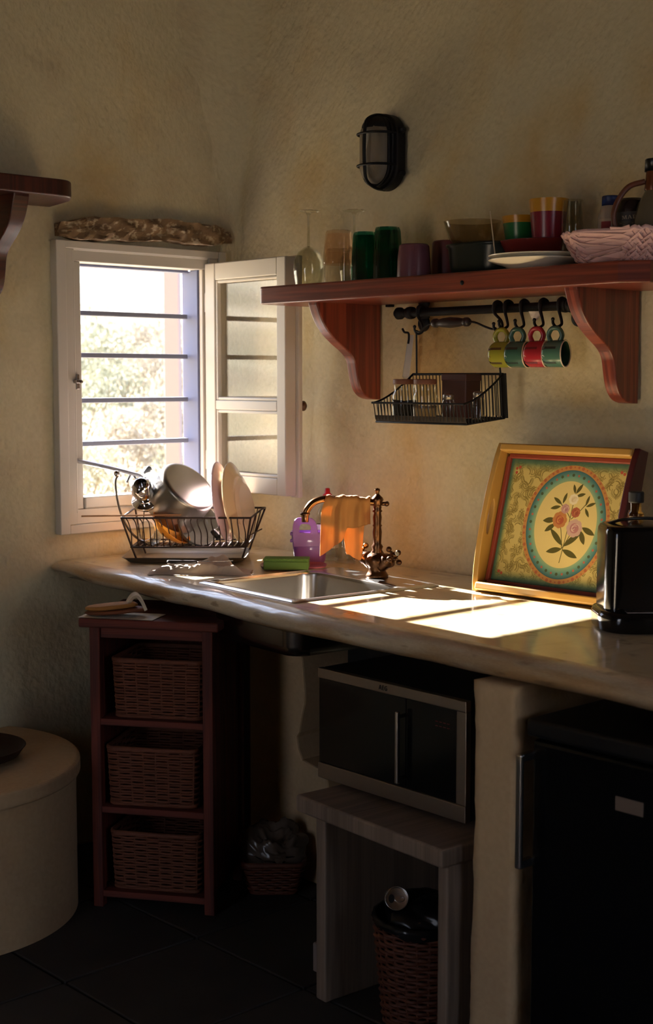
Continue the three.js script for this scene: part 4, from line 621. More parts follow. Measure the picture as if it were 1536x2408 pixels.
    if (i === 3) part(m, 'sticker', box(0.001, 0.034, 0.017, 0.0004), std(206, 178, 138, 0.7), [-0.022, 0, 0.004]);
  });
  const tag = thing('paper_tag', 'small crumpled white tag on the hook of the red cup', 'tag', [R0[0] + 0.462, R0[1] - 0.012, R0[2] + 0.02]);
  part(tag, 'sheet', sheet(12, 8, (u, v) => V((u - 0.5) * 0.034 * (1 - v * 0.6), -v * 0.022, 0.004 * nz(u * 6, v * 5, 3) + 0.002), 0.0006), M.paper, [0, 0, 0], [0, 0.5, 0]);
  const sp = thing('spatula', 'narrow white plastic spatula hanging from a small hook beside the wire basket', 'spatula', [0.861, 1.552, 0.05], FACE);
  part(sp, 'blade', sheet(6, 18, (u, v) => V((u - 0.5) * (0.016 + 0.004 * v) - 0.002 * v - 0.012 * v, -0.012 - v * 0.115 + 0.006 * Math.sin(u * PI) * (v > 0.9 ? -1 : 0), 0.004 * Math.sin(v * 3)), 0.003), phy(214, 206, 192, { roughness: 0.3, transmission: 0.2, thickness: 0 }));
  part(sp, 'hook', sweep(curve([[-0.024, 0.006, 0], [-0.018, -0.004, 0.004], [-0.008, -0.006, 0.004], [-0.006, -0.02, 0.002], [-0.008, -0.036, 0.004]], 18), 0.0032, 7), M.iron);
  // the wire basket
  const b = thing('wire_basket', 'black wire wall basket hung by its wooden-gripped handle from the rail', 'basket', [0.908, 1.318, 0.08]); b.rotation.x = 0.09;
  const w = 0.321, d = 0.152, hb = 0.114, hf = 0.052, r = 0.0019, side = (z) => hf + (hb - hf) * Math.pow(clamp(1 - z / d, 0, 1), 1.6);
  part(b, 'top_rail', sweep([[0, hb, 0], [w, hb, 0]], 0.0032, 8), M.iron); part(b, 'top_rail', sweep([[-0.006, hf, d + 0.006], [w + 0.002, hf, d + 0.006]], 0.0028, 8), M.iron);
  for (const x of [0, w]) { const p = []; for (let i = 0; i <= 14; i++) p.push([x, side(i / 14 * d), i / 14 * (d + 0.006)]); part(b, 'side_rail', sweep(p, 0.0028, 8), M.iron); }
  part(b, 'bottom_rail', sweep([[0, 0, 0.002], [w, 0, 0.002], [w, 0, d], [0, 0, d], [0, 0, 0.002]], 0.0026, 8), M.iron);
  for (let i = 0; i <= 26; i++) { const x = i / 26 * w; part(b, 'wire', sweep([[x, hf + 0.002, d + 0.006], [x, 0.008, d + 0.001], [x, -0.001, d - 0.004], [x, -0.001, 0.006], [x, 0.008, 0.001], [x, hb, 0]], r * 0.75, 5), M.iron); }
  for (let i = 1; i < 13; i++) { const z = i / 13 * d; for (const x of [0, w]) part(b, 'side_wire', bar([x, 0, z], [x, side(z), z], r * 0.75, 5), M.iron); }
  part(b, 'base_band', boxAB(0, 0.001, d - 0.001, w, 0.018, d + 0.0005, 0.0002), std(70, 60, 50, 0.5, 0.4));
  part(b, 'corner_plate', boxAB(w - 0.011, 0.0, -0.003, w + 0.009, hb + 0.002, 0.002, 0.001), M.iron);
  for (const [x, u] of [[0.014, 0.026], [w - 0.008, 0.308]]) part(b, 'riser', sweep([[x, hb, 0], [u, 0.232, 0.004]], 0.0026, 7), M.iron);
  part(b, 'bail', sweep(curve([[0.026, 0.232, 0.004], [0.04, 0.229, 0.006], [0.066, 0.246, 0.006], [0.094, 0.251, 0.006], [0.2, 0.251, 0.006], [0.238, 0.249, 0.006], [0.276, 0.236, 0.006], [0.298, 0.23, 0.004], [0.308, 0.232, 0.004]], 40), 0.0028, 7), M.iron);
  part(b, 'grip', lathe([[0, -0.066], [0.008, -0.066], [0.012, -0.06], [0.012, -0.05], [0.009, -0.046], [0.012, -0.03], [0.0145, 0], [0.012, 0.03], [0.009, 0.046], [0.012, 0.05], [0.012, 0.06], [0.008, 0.066], [0, 0.066]], 20).rotateZ(PI / 2), std(34, 26, 24, 0.35), [0.155, 0.251, 0.006]);
  // what stands in it
  const jar = thing('spice_jar', 'glass jar with a flat wooden lid and dark contents, left in the wire basket', 'jar', [0.953, 1.3114, 0.17]);
  part(jar, 'glass', lathe([[0, 0.001], [0.031, 0.001], [0.034, 0.006], [0.034, 0.062], [0.029, 0.072], [0.0275, 0.078], [0.0285, 0.082], [0.0285, 0.094]], 32), M.jarGlass);
  part(jar, 'lid', lathe([[0, 0], [0.03, 0], [0.031, 0.002], [0.031, 0.012], [0.029, 0.014], [0, 0.014]], 28), std(118, 72, 48, 0.6), [0, 0.093, 0]);
  part(jar, 'filling', warp(stripped(new THREE.CylinderGeometry(0.0318, 0.031, 0.046, 24, 4)), (p) => { if (p.y > 0.02) p.y += 0.006 * nz(p.x * 60, p.z * 60, 1); }), std(26, 20, 16, 0.9), [0, 0.026, 0]);
  const j2 = copy(jar, 'glass jar with a wooden lid and pale contents, second from the left in the basket', [1.03, 1.3114, 0.17]);
  j2.children[2].material = std(150, 124, 86, 0.8); j2.children[2].scale.set(0.96, 0.7, 0.96); j2.children[2].position.y = 0.02;
  const bx = thing('tea_tin', 'dark brown box standing in the wire basket right of the two jars', 'box', [1.112, 1.3159, 0.12]);
  part(bx, 'body', box(0.085, 0.1, 0.06, 0.004), std(56, 24, 18, 0.5), [0, 0.05, 0]); part(bx, 'lid', box(0.088, 0.02, 0.063, 0.004), std(64, 30, 24, 0.5), [0, 0.107, 0]);
  const sg = thing('salt_shaker', 'small clear glass shaker in the right of the wire basket', 'shaker', [1.14, 1.3086, 0.2]);
  part(sg, 'glass', lathe([[0, 0.001], [0.015, 0.001], [0.017, 0.004], [0.017, 0.05], [0.013, 0.058]], 22), M.jarGlass); part(sg, 'cap', lathe([[0, 0], [0.0145, 0], [0.0145, 0.012], [0.01, 0.016], [0, 0.017]], 20), M.satin, [0, 0.057, 0]);
  const s3 = copy(sg, 'small clear glass shaker half hidden behind the curved side of the wire basket', [1.19, 1.3141, 0.14]);
}
// ---------- painted tray leaning on the wall ----------
{
  const W = 0.42, H = 0.385, t = thing('painted_tray', 'yellow wooden tray painted with a flower bouquet in an oval, leaning against the wall', 'tray', [1.243, CT + 0.001, 0.205], 0.03);
  const in_ = sub(t, 'tray', [0, 0, 0], [-0.27, 0, 0]); // leans back
  const c = document.createElement('canvas'); c.width = 1024; c.height = 940; const g = c.getContext('2d'), w = 1024, h = 940;
  g.fillStyle = '#c6b36e'; g.fillRect(0, 0, w, h);
  // scrolling leaf fronds
  let sd = 5; const rn = () => { sd = (sd * 16807) % 2147483647; return sd / 2147483647; };
  const frond = (x, y, a, len, turn) => { g.fillStyle = '#84743a'; let px = x, py = y; for (let i = 0; i < len; i++) { a += turn; px += Math.cos(a) * 7; py += Math.sin(a) * 7; for (const s of [1, -1]) { g.save(); g.translate(px, py); g.rotate(a + s * 0.85); g.beginPath(); g.ellipse(12, 0, 13 * (1 - i / len * 0.5), 2.5, 0, 0, 7); g.fill(); g.restore(); } } };
  for (let y = 30; y < h; y += 52) for (let x = 20; x < w; x += 54) frond(x + rn() * 26, y + rn() * 26, rn() * 6.28, 8 + rn() * 4, (rn() < 0.5 ? 1 : -1) * (0.16 + rn() * 0.18));
  // teal painted margin
  const margin = (x0, y0, x1, y1, gx0, gy0, gx1, gy1) => { const q = g.createLinearGradient(gx0, gy0, gx1, gy1); q.addColorStop(0, 'rgba(38,72,62,1)'); q.addColorStop(0.45, 'rgba(66,104,84,0.85)'); q.addColorStop(1, 'rgba(140,140,80,0)'); g.fillStyle = q; g.fillRect(x0, y0, x1 - x0, y1 - y0); };
  margin(0, 0, w, 110, 0, 0, 0, 110); margin(0, h - 110, w, h, 0, h, 0, h - 110); margin(0, 0, 70, h, 0, 0, 70, 0); margin(w - 46, 0, w, h, w, 0, w - 46, 0);
  g.fillStyle = '#b3513a'; for (const [x, y] of [[70, 95], [95, 85], [72, 125], [w - 60, 95], [w - 84, 84], [70, h - 95], [95, h - 84], [w - 70, h - 95]]) { g.beginPath(); g.arc(x, y, 11, 0, 7); g.fill(); }
  const cx = 560, cy = 470, el = (rx, ry, f) => { g.fillStyle = f; g.beginPath(); g.ellipse(cx, cy, rx, ry, 0, 0, 7); g.fill(); };
  el(352, 418, '#b98448'); g.fillStyle = '#a8603c'; for (let i = 0; i < 60; i++) { const a = i / 60 * 6.283; g.beginPath(); g.arc(cx + Math.cos(a) * 340, cy + Math.sin(a) * 405, 6 + (i % 3) * 3, 0, 7); g.fill(); }
  el(322, 384, '#2f5c66'); const q = g.createRadialGradient(cx, cy, 230, cx, cy, 330); q.addColorStop(0, '#b9b877'); q.addColorStop(0.5, '#6f9c86'); q.addColorStop(1, '#315f68'); g.save(); g.beginPath(); g.ellipse(cx, cy, 318, 380, 0, 0, 7); g.clip(); g.translate(cx, cy); g.scale(1, 1.19); g.translate(-cx, -cy); g.fillStyle = q; g.fillRect(0, 0, w, h); g.restore();
  for (let i = 0; i < 40; i++) { const a = i / 40 * 6.283; g.fillStyle = i % 2 ? '#b0614a' : '#4a5636'; g.beginPath(); g.arc(cx + Math.cos(a) * 290, cy + Math.sin(a) * 349, i % 2 ? 9 : 11, 0, 7); g.fill(); }
  el(252, 306, '#d8c480');
  const leaf = (x, y, a, l, wd) => { g.save(); g.translate(x, y); g.rotate(a); g.fillStyle = '#54501f'; g.beginPath(); g.moveTo(0, 0); g.quadraticCurveTo(l * 0.5, -wd, l, 0); g.quadraticCurveTo(l * 0.5, wd, 0, 0); g.fill(); g.restore(); };
  g.strokeStyle = '#4e4a1e'; g.lineWidth = 5; for (const [x0, y0, x1, y1] of [[565, 740, 600, 250], [565, 640, 520, 470], [565, 640, 640, 470], [590, 420, 500, 330], [600, 430, 700, 320]]) { g.beginPath(); g.moveTo(x0, y0); g.quadraticCurveTo((x0 + x1) / 2 + 10, (y0 + y1) / 2, x1, y1); g.stroke(); }
  for (const [x, y, a, l, wd] of [[600, 250, -1.9, 70, 22], [605, 250, -1.0, 86, 26], [612, 268, -0.3, 76, 24], [505, 330, -2.6, 88, 26], [512, 325, -1.3, 82, 24], [500, 345, 2.9, 86, 26], [700, 330, -1.3, 78, 20], [705, 335, -0.4, 80, 22], [700, 345, 1.0, 74, 22], [480, 440, 3.0, 110, 40], [480, 470, 2.5, 100, 36], [700, 480, 0.4, 120, 40], [690, 500, 1.1, 110, 40], [570, 620, -2.4, 170, 40], [572, 625, -0.7, 170, 42], [568, 640, 2.9, 130, 40], [572, 645, 0.35, 140, 42]]) leaf(x, y, a, l, wd);
  const rose = (x, y, r, a, b, d) => { g.fillStyle = a; for (let i = 0; i < 8; i++) { const q = i / 8 * 6.283; g.beginPath(); g.arc(x + Math.cos(q) * r * 0.6, y + Math.sin(q) * r * 0.6, r * 0.48, 0, 7); g.fill(); } g.fillStyle = b; g.beginPath(); g.arc(x, y, r * 0.6, 0, 7); g.fill(); g.strokeStyle = d; g.lineWidth = 4; for (let i = 0; i < 5; i++) { g.beginPath(); g.arc(x + (i - 2) * 5, y + (i % 2) * 7, r * (0.2 + i * 0.07), i, i + 2.2); g.stroke(); } };
  rose(510, 440, 56, '#b87a44', '#a8563a', '#c8904e'); rose(640, 490, 60, '#c2a092', '#b07a78', '#d8c0ac'); rose(595, 290, 36, '#e2d6b4', '#d8c8a4', '#c9b48a'); rose(540, 360, 33, '#b88e84', '#a8747a', '#d0b4a4'); rose(630, 380, 34, '#a85c40', '#944a34', '#bc7c50');
  const tx = new THREE.CanvasTexture(c); tx.colorSpace = THREE.SRGBColorSpace;
  const bd = new THREE.BoxGeometry(W - 0.05, H - 0.05, 0.006); // box faces carry the painting on the front
  const yl = std(178, 136, 66, 0.4), rd = std(128, 54, 38, 0.45), rdd = std(72, 22, 24, 0.4);
  part(in_, 'painted_panel', bd, new THREE.MeshPhysicalMaterial({ map: tx, roughness: 0.45, clearcoat: 0.2 }), [W / 2, H / 2, -0.018]);
  // long sides: bottom and top rails with a red inner lip
  for (const y of [0.012, H - 0.012]) { part(in_, 'long_side', box(W - 0.026, 0.02, 0.05, 0.005), yl, [W / 2, y, 0]); part(in_, 'lip', box(W - 0.05, 0.012, 0.014, 0.003), rd, [W / 2, y + (y < 0.1 ? 0.016 : -0.016), -0.012]); }
  const end = () => { const s = new THREE.Shape(); s.moveTo(0, -0.025); s.lineTo(H, -0.025); s.lineTo(H, 0.012); s.bezierCurveTo(H * 0.8, 0.038, H * 0.2, 0.038, 0, 0.012); s.closePath(); const k = new THREE.Path(); k.absellipse(H / 2, 0.012, 0.045, 0.009, 0, PI * 2); s.holes.push(k); return extrude(s, 0.012, 0.003).rotateZ(PI / 2).rotateY(PI / 2); };
  // shape x becomes the height, shape y the depth of the end board
  const endGeo = end();
  const fix = endGeo; fix.computeBoundingBox();
  for (const [x, m] of [[0.0, yl], [W - 0.012, rdd]]) part(in_, 'end_board', endGeo, m, [x, 0, 0], [0, 0, 0]);
  part(in_, 'lip', boxAB(0.018, 0.03, -0.019, 0.03, H - 0.03, -0.006, 0.003), rd); part(in_, 'lip', boxAB(W - 0.03, 0.03, -0.019, W - 0.019, H - 0.03, -0.006, 0.003), std(160, 96, 40, 0.45));
}
// ---------- coffee machine and oil bottles at the right end of the worktop ----------
{
  const t = thing('coffee_machine', 'glossy black capsule coffee machine at the right end of the worktop', 'coffee machine', [1.83, CT, 0.465], FACE);
  part(t, 'base', loft([rrect(0.16, 0.18, 0.06, 0, 0.085, -0.085), rrect(0.174, 0.194, 0.065, 0.004, 0.085, -0.085), rrect(0.178, 0.198, 0.066, 0.03, 0.085, -0.085), rrect(0.17, 0.19, 0.064, 0.042, 0.085, -0.085), rrect(0.15, 0.17, 0.06, 0.045, 0.085, -0.085)], true), M.blackGloss);
  part(t, 'drip_grid', boxAB(0.05, 0.044, -0.028, 0.12, 0.0465, 0.0, 0.001), M.satin);
  const r = (y, k, c = 0.035) => rrect(0.145 * k, 0.15 * k, c, y, 0.085, -0.105);
  part(t, 'body', loft([r(0.04, 1), r(0.2, 1), r(0.214, 0.985), r(0.222, 0.94), r(0.225, 0.86)], true), M.blackGloss);
  part(t, 'lever', sweep(curve([[0.03, 0.222, -0.13], [0.06, 0.236, -0.09], [0.12, 0.24, -0.06], [0.15, 0.232, -0.05]], 16), 0.007, 8, false, 0.5), M.blackSatin);
  const o = thing('oil_bottle', 'glass oil bottle with a black cap between the painted tray and the coffee machine', 'bottle', [1.722, CT, 0.2]);
  part(o, 'body', lathe([[0, 0.002], [0.028, 0.002], [0.03, 0.008], [0.03, 0.13], [0.026, 0.155], [0.0125, 0.185], [0.0115, 0.2], [0.0165, 0.204], [0.0165, 0.212], [0.0115, 0.216], [0.0115, 0.238]], 28), phy(238, 214, 160, { roughness: 0.03, transmission: 1, thickness: 0 }));
  part(o, 'cap', lathe([[0, 0], [0.0155, 0], [0.016, 0.003], [0.016, 0.021], [0.0145, 0.023], [0, 0.023]], 24), M.black, [0, 0.234, 0]);
  part(o, 'oil', lathe([[0, 0.004], [0.027, 0.004], [0.0285, 0.012], [0.0285, 0.128], [0.0245, 0.152], [0.0105, 0.186], [0, 0.186]], 24), phy(214, 164, 62, { roughness: 0.05, transmission: 0.7, thickness: 0 }));
  o.scale.set(1.1, 1.1, 1.1);
  copy(o, 'glass oil bottle with a black cap at the right edge, half behind the coffee machine', [1.8, CT, 0.17]);
}
// ---------- under the worktop: pillar, bench, microwave oven, fridge ----------
{
  const p = structure('pillar', [1.816, 0, 0.4]);
  part(p, 'plaster_face', warp(stripped(new THREE.BoxGeometry(0.11, 0.822, 0.796, 6, 40, 30)), (q) => { const l = lumps(q.y + 2, q.z + q.x, 3.3) * 0.7; q.x += Math.sign(q.x) * l * (Math.abs(q.x) > 0.048 ? 1 : 0); q.z += (q.z > 0.38 ? l : 0); }).translate(0, 0.409, 0), M.plasterPlain);
  metreUV(p.children[0].geometry); p.children[0].geometry = metreUV(p.children[0].geometry);
  // plaster stub with a broken right edge on the back wall
  const sw = structure('stub_wall', [0.6, 0, 0]);
  const edge = [[0.69, 0.64], [0.697, 0.605], [0.699, 0.575], [0.704, 0.54], [0.702, 0.509], [0.695, 0.49], [0.688, 0.463], [0.684, 0.445], [0.68, 0.423], [0.668, 0.408], [0.675, 0.375], [0.691, 0.347], [0.727, 0.34], [0.789, 0.333], [0.8, 0.28], [0.79, 0.0]];
  part(sw, 'plaster_face', extrude(poly([[0.46, 0], [0.46, 0.66], [0.647, 0.662], [0.672, 0.66], ...edge].map(([x, y]) => [x - 0.6, y])), 0.3, 0.006, 2), M.plasterPlain, [0, 0, 0.002]);
  const b = thing('bench', 'low grey-brown bench under the worktop carrying the microwave oven', 'bench', [1.478, 0, 0.8285], -0.0756);
  part(b, 'top', box(0.493, 0.04, 0.62, 0.007, 3).translate(0, 0.45, -0.31), M.greyWood);
  part(b, 'leg', box(0.036, 0.43, 0.6, 0.005).translate(-0.172, 0.215, -0.315), M.greyWood); part(b, 'leg', box(0.03, 0.43, 0.56, 0.005).translate(0.226, 0.215, -0.3), M.greyWood);
  const m = thing('microwave_oven', 'black microwave oven with brushed steel trim standing on the bench', 'microwave', [1.429, 0.4705, 0.703], -0.02); m.scale.setScalar(0.955);
  part(m, 'housing', boxAB(-0.2475, 0.012, -0.33, 0.2475, 0.287, -0.012, 0.005), M.black);
  for (const [x, z] of [[-0.2, -0.04], [0.2, -0.04], [-0.2, -0.3], [0.2, -0.3]]) part(m, 'foot', new THREE.CylinderGeometry(0.012, 0.012, 0.013, 14), M.black, [x, 0.0065, z]);
  const d = sub(m, 'door', [0, 0, 0]);
  part(d, 'glass', boxAB(-0.2475, 0.05, -0.012, 0.055, 0.262, 0.001, 0.001), M.blackGloss); part(m, 'control_panel', boxAB(0.057, 0.05, -0.012, 0.218, 0.262, 0.001, 0.001), M.blackGloss);
  part(m, 'top_trim', boxAB(-0.2475, 0.262, -0.012, 0.2475, 0.287, 0.006, 0.002), M.trim); part(m, 'bottom_trim', boxAB(-0.2475, 0.012, -0.012, 0.2475, 0.05, 0.006, 0.002), M.trim); part(m, 'side_trim', boxAB(0.218, 0.05, -0.012, 0.2475, 0.262, 0.005, 0.002), M.trim);
  part(d, 'handle', merge([boxAB(0.043, 0.062, 0.016, 0.053, 0.232, 0.026, 0.003), boxAB(0.045, 0.07, 0, 0.051, 0.078, 0.018, 0.001), boxAB(0.045, 0.216, 0, 0.051, 0.224, 0.018, 0.001)]), M.steel);
  const font = await new FontLoader().loadAsync('fonts/droid/droid_sans_bold.typeface.json');
  part(m, 'lettering', new TextGeometry('AEG', { font, size: 0.011, depth: 0.0008, curveSegments: 4 }), M.black, [-0.03, 0.2692, 0.0058]);
  const seg = []; for (let i = 0; i < 4; i++) { const x = 0.15 + i * 0.012; seg.push(boxAB(x, 0.225, 0.0005, x + 0.008, 0.2265, 0.0015, 0.0002), boxAB(x, 0.215, 0.0005, x + 0.008, 0.2165, 0.0015, 0.0002)); }
  part(m, 'display', merge(seg), std(120, 26, 22, 0.4));
  const f = thing('fridge', 'small black fridge to the right of the white pillar', 'fridge', [2.148, 0, 0.512]); f.scale.set(0.955, 1, 0.955);
  part(f, 'body', boxAB(-0.252, 0.03, -0.31, 0.252, 0.7325, 0.24, 0.008), M.blackSatin); part(f, 'top_plate', boxAB(-0.26, 0.7325, -0.315, 0.26, 0.768, 0.306, 0.008), M.blackSatin);
  const dr = sub(f, 'door'); part(dr, 'panel', boxAB(-0.252, 0.05, 0.246, 0.252, 0.727, 0.296, 0.01), M.blackGloss);
  part(dr, 'handle', merge([boxAB(-0.262, 0.475, 0.325, -0.246, 0.702, 0.336, 0.004), boxAB(-0.262, 0.686, 0.29, -0.246, 0.702, 0.33, 0.003), boxAB(-0.262, 0.475, 0.29, -0.246, 0.491, 0.33, 0.003)]), M.steel);
  part(dr, 'badge', boxAB(-0.046, 0.631, 0.2955, 0.018, 0.658, 0.2975, 0.001), std(120, 104, 92, 0.5, 0.5));
  for (const x of [-0.2, 0.2]) part(f, 'foot', new THREE.CylinderGeometry(0.02, 0.02, 0.03, 16), M.black, [x, 0.015, 0.15]);
}
// ---------- wicker ----------
// walls woven of horizontal strands around upright stakes; joined, for a strand is too fine to pick out
function weave(ringAt, stakes, rows, h, amp, rad, y0 = 0.004) { // ringAt(k) -> closed loop of points at height fraction k
  const g = [], cyc = (arr, t) => { const n = arr.length, x = ((t % 1) + 1) % 1 * n, i = Math.floor(x), f = x - i; return arr[i % n].clone().lerp(arr[(i + 1) % n], f); };
  const evenly = (arr, m) => { const L = [0]; for (let i = 0; i < arr.length; i++) L.push(L[i] + arr[i].distanceTo(arr[(i + 1) % arr.length])); const T = L[arr.length], out = []; let j = 0; for (let i = 0; i < m; i++) { const s = i / m * T; while (L[j + 1] < s) j++; out.push(arr[j].clone().lerp(arr[(j + 1) % arr.length], (s - L[j]) / Math.max(1e-9, L[j + 1] - L[j]))); } return out; };
  const n = stakes * 4, norm = (a, i) => { const t = a[(i + 1) % n].clone().sub(a[(i + n - 1) % n]); return V(t.z, 0, -t.x).normalize(); };
  for (let r = 0; r < rows; r++) { const k = (r + 0.5) / rows, a = evenly(ringAt(k), n); g.push(sweep(a.map((p, i) => p.clone().add(norm(a, i).multiplyScalar(amp * Math.cos(i / 4 * PI + r * PI))).setY(y0 + k * (h - y0) + 0.0008 * nz(i * 0.4, r * 1.7, 5))), rad, 5, true, 1)); }
  const st = []; for (let s = 0; s < stakes; s++) { const pts = []; for (let q = 0; q <= 4; q++) { const a = evenly(ringAt(q / 4), n); pts.push(a[s * 4 + 2 > n - 1 ? 0 : s * 4 + 2].clone().setY(y0 + q / 4 * (h - y0))); } st.push(sweep(pts, rad * 0.95, 5)); }
  return [merge(g), st];
}
function wickerBasket(o, w, d, h, rows, stakes, rad, mat, flare = 0.012) {
  const at = (k) => rrect(w - flare * (1 - k), d - flare * (1 - k), 0.02, 0, 0, 0, 5);
  const [g, st] = weave(at, stakes, rows, h, rad * 1.1, rad);
  part(o, 'weave', g, mat).userData.kind = 'stuff'; part(o, 'stakes', merge(st), mat);
  const sag = (p, dy) => p.clone().setY(h + dy - 0.006 * Math.cos(p.x / w * PI) * (Math.abs(p.z) > d * 0.3 ? 1 : 0));
  for (const [q, a] of [[0, 0.0018], [PI, 0.0018]]) part(o, 'rim', sweep(at(1).map((p, i) => sag(p, 0.0015 + Math.sin(i * 1.9 + q) * a)), rad * 1.7, 6, true), mat);
  part(o, 'foot_rim', sweep(at(0).map((p) => p.setY(0.004)), rad * 1.5, 6, true), mat); part(o, 'bottom', loft([at(0).map((p) => p.setY(0.003)), at(0).map((p) => p.setY(0.006))], true), mat);
  return o;
}
// ---------- basket cabinet ----------
{
  const turn = 35 * PI / 180, P = [0.604, 0, 0.764], at = (x, y, z) => [P[0] + x * Math.cos(turn) + z * Math.sin(turn), y, P[2] - x * Math.sin(turn) + z * Math.cos(turn)];
  const t = thing('basket_cabinet', 'narrow dark red-brown wooden cabinet with three open shelves holding baskets', 'cabinet', P, turn);
  part(t, 'top', box(0.385, 0.024, 0.34, 0.005).translate(0, 0.778, -0.15), M.cabWood);
  for (const x of [-0.156, 0.156]) for (const z of [-0.016, -0.288]) part(t, 'post', box(0.028, 0.766, 0.03, 0.003).translate(x, 0.383, z), M.cabWoodUp);
  part(t, 'apron', boxAB(-0.142, 0.735, -0.026, 0.142, 0.766, -0.01, 0.002), M.cabWood);
  for (const y of [0.518, 0.278, 0.046]) part(t, 'shelf', boxAB(-0.146, y - 0.018, -0.3, 0.146, y, -0.004, 0.002), M.cabWood);
  for (const x of [-0.156, 0.156]) part(t, 'side_panel', boxAB(x - 0.004, 0.05, -0.276, x + 0.004, 0.766, -0.03, 0.001), M.cabWoodUp);
  part(t, 'back_panel', boxAB(-0.146, 0.05, -0.3, 0.146, 0.766, -0.292, 0.001), M.cabWoodUp);
  const b1 = wickerBasket(thing('wicker_basket', 'brown wicker basket on the top shelf of the cabinet', 'basket', at(0.008, 0.5185, -0.135), turn), 0.25, 0.225, 0.155, 20, 26, 0.0034, M.wicker);
  copy(b1, 'brown wicker basket on the middle shelf of the cabinet, pushed to the left', at(-0.012, 0.2785, -0.135), turn + 0.02);
  const b3 = copy(b1, 'brown wicker basket on the bottom shelf of the cabinet', at(-0.002, 0.0465, -0.135), turn);
  const s = thing('slipper', 'ochre slipper with a pale cloth band lying on top of the cabinet', 'slipper', at(-0.105, 0.7932, -0.03), turn + 0.1);
  const sole = (w, l, y0, y1) => loft([0.86, 1, 1, 0.9].map((k, i) => { const p = []; for (let a = 0; a < 36; a++) { const q = a / 36 * PI * 2, n = 1 + 0.1 * Math.cos(q * 2); p.push(V(Math.cos(q) * l / 2 * k * n, [y0, y0 + 0.003, y1 - 0.004, y1][i] + 0.006 * Math.cos(q), Math.sin(q) * w / 2 * k)); } return p; }), true);
  part(s, 'sole', sole(0.085, 0.155, 0.007, 0.018), std(122, 70, 40, 0.7)); part(s, 'lining', sole(0.078, 0.13, 0.018, 0.03).translate(-0.012, 0, 0), std(172, 118, 56, 0.8));
  part(s, 'band', sheet(26, 8, (u, v) => { const q = u * PI * 0.92; return V(0.012 + u * 0.07 + v * 0.012, 0.016 + Math.sin(q) * 0.042 - 0.004 * v, -0.03 + u * 0.062 + (v - 0.5) * 0.034); }, 0.008), std(206, 192, 166, 0.9));
  const sh = thing('paper_sheet', 'sheet of white paper lying under the slipper on the cabinet', 'paper', at(-0.09, 0.7902, -0.035), turn - 0.03);
  part(sh, 'sheet', sheet(10, 8, (u, v) => V((u - 0.5) * 0.21, 0.0012 + 0.0012 * Math.max(0, nz(u * 4, v * 4, 7)), (v - 0.5) * 0.1), 0.0008), M.paper);
  // boards standing against the wall behind
  const bd = thing('board', 'dark wooden board standing upright right behind the cabinet', 'board', [0.372, 0, 0.255], 0, 'dark boards behind the cabinet');
  part(bd, 'plank', box(0.078, 0.79, 0.022, 0.003).translate(0, 0.395, 0), std(46, 26, 20, 0.7)); part(bd, 'edge_strip', box(0.006, 0.79, 0.026, 0.002).translate(0.042, 0.395, 0.001), std(92, 44, 30, 0.6));
  const b2 = thing('board', 'wider near-black board standing between the cabinet and the bare wall', 'board', [0.466, 0, 0.25]); part(b2, 'plank', box(0.095, 0.79, 0.02, 0.003).translate(0, 0.395, 0), std(30, 24, 22, 0.7));
}
{
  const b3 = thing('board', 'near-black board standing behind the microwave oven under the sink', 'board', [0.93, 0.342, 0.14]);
  part(b3, 'plank', box(0.44, 0.38, 0.018, 0.003).translate(0, 0.19, 0), std(22, 20, 19, 0.8)); part(b3, 'batten', box(0.03, 0.36, 0.012, 0.002).translate(-0.16, 0.19, -0.015), std(22, 20, 19, 0.8));
}
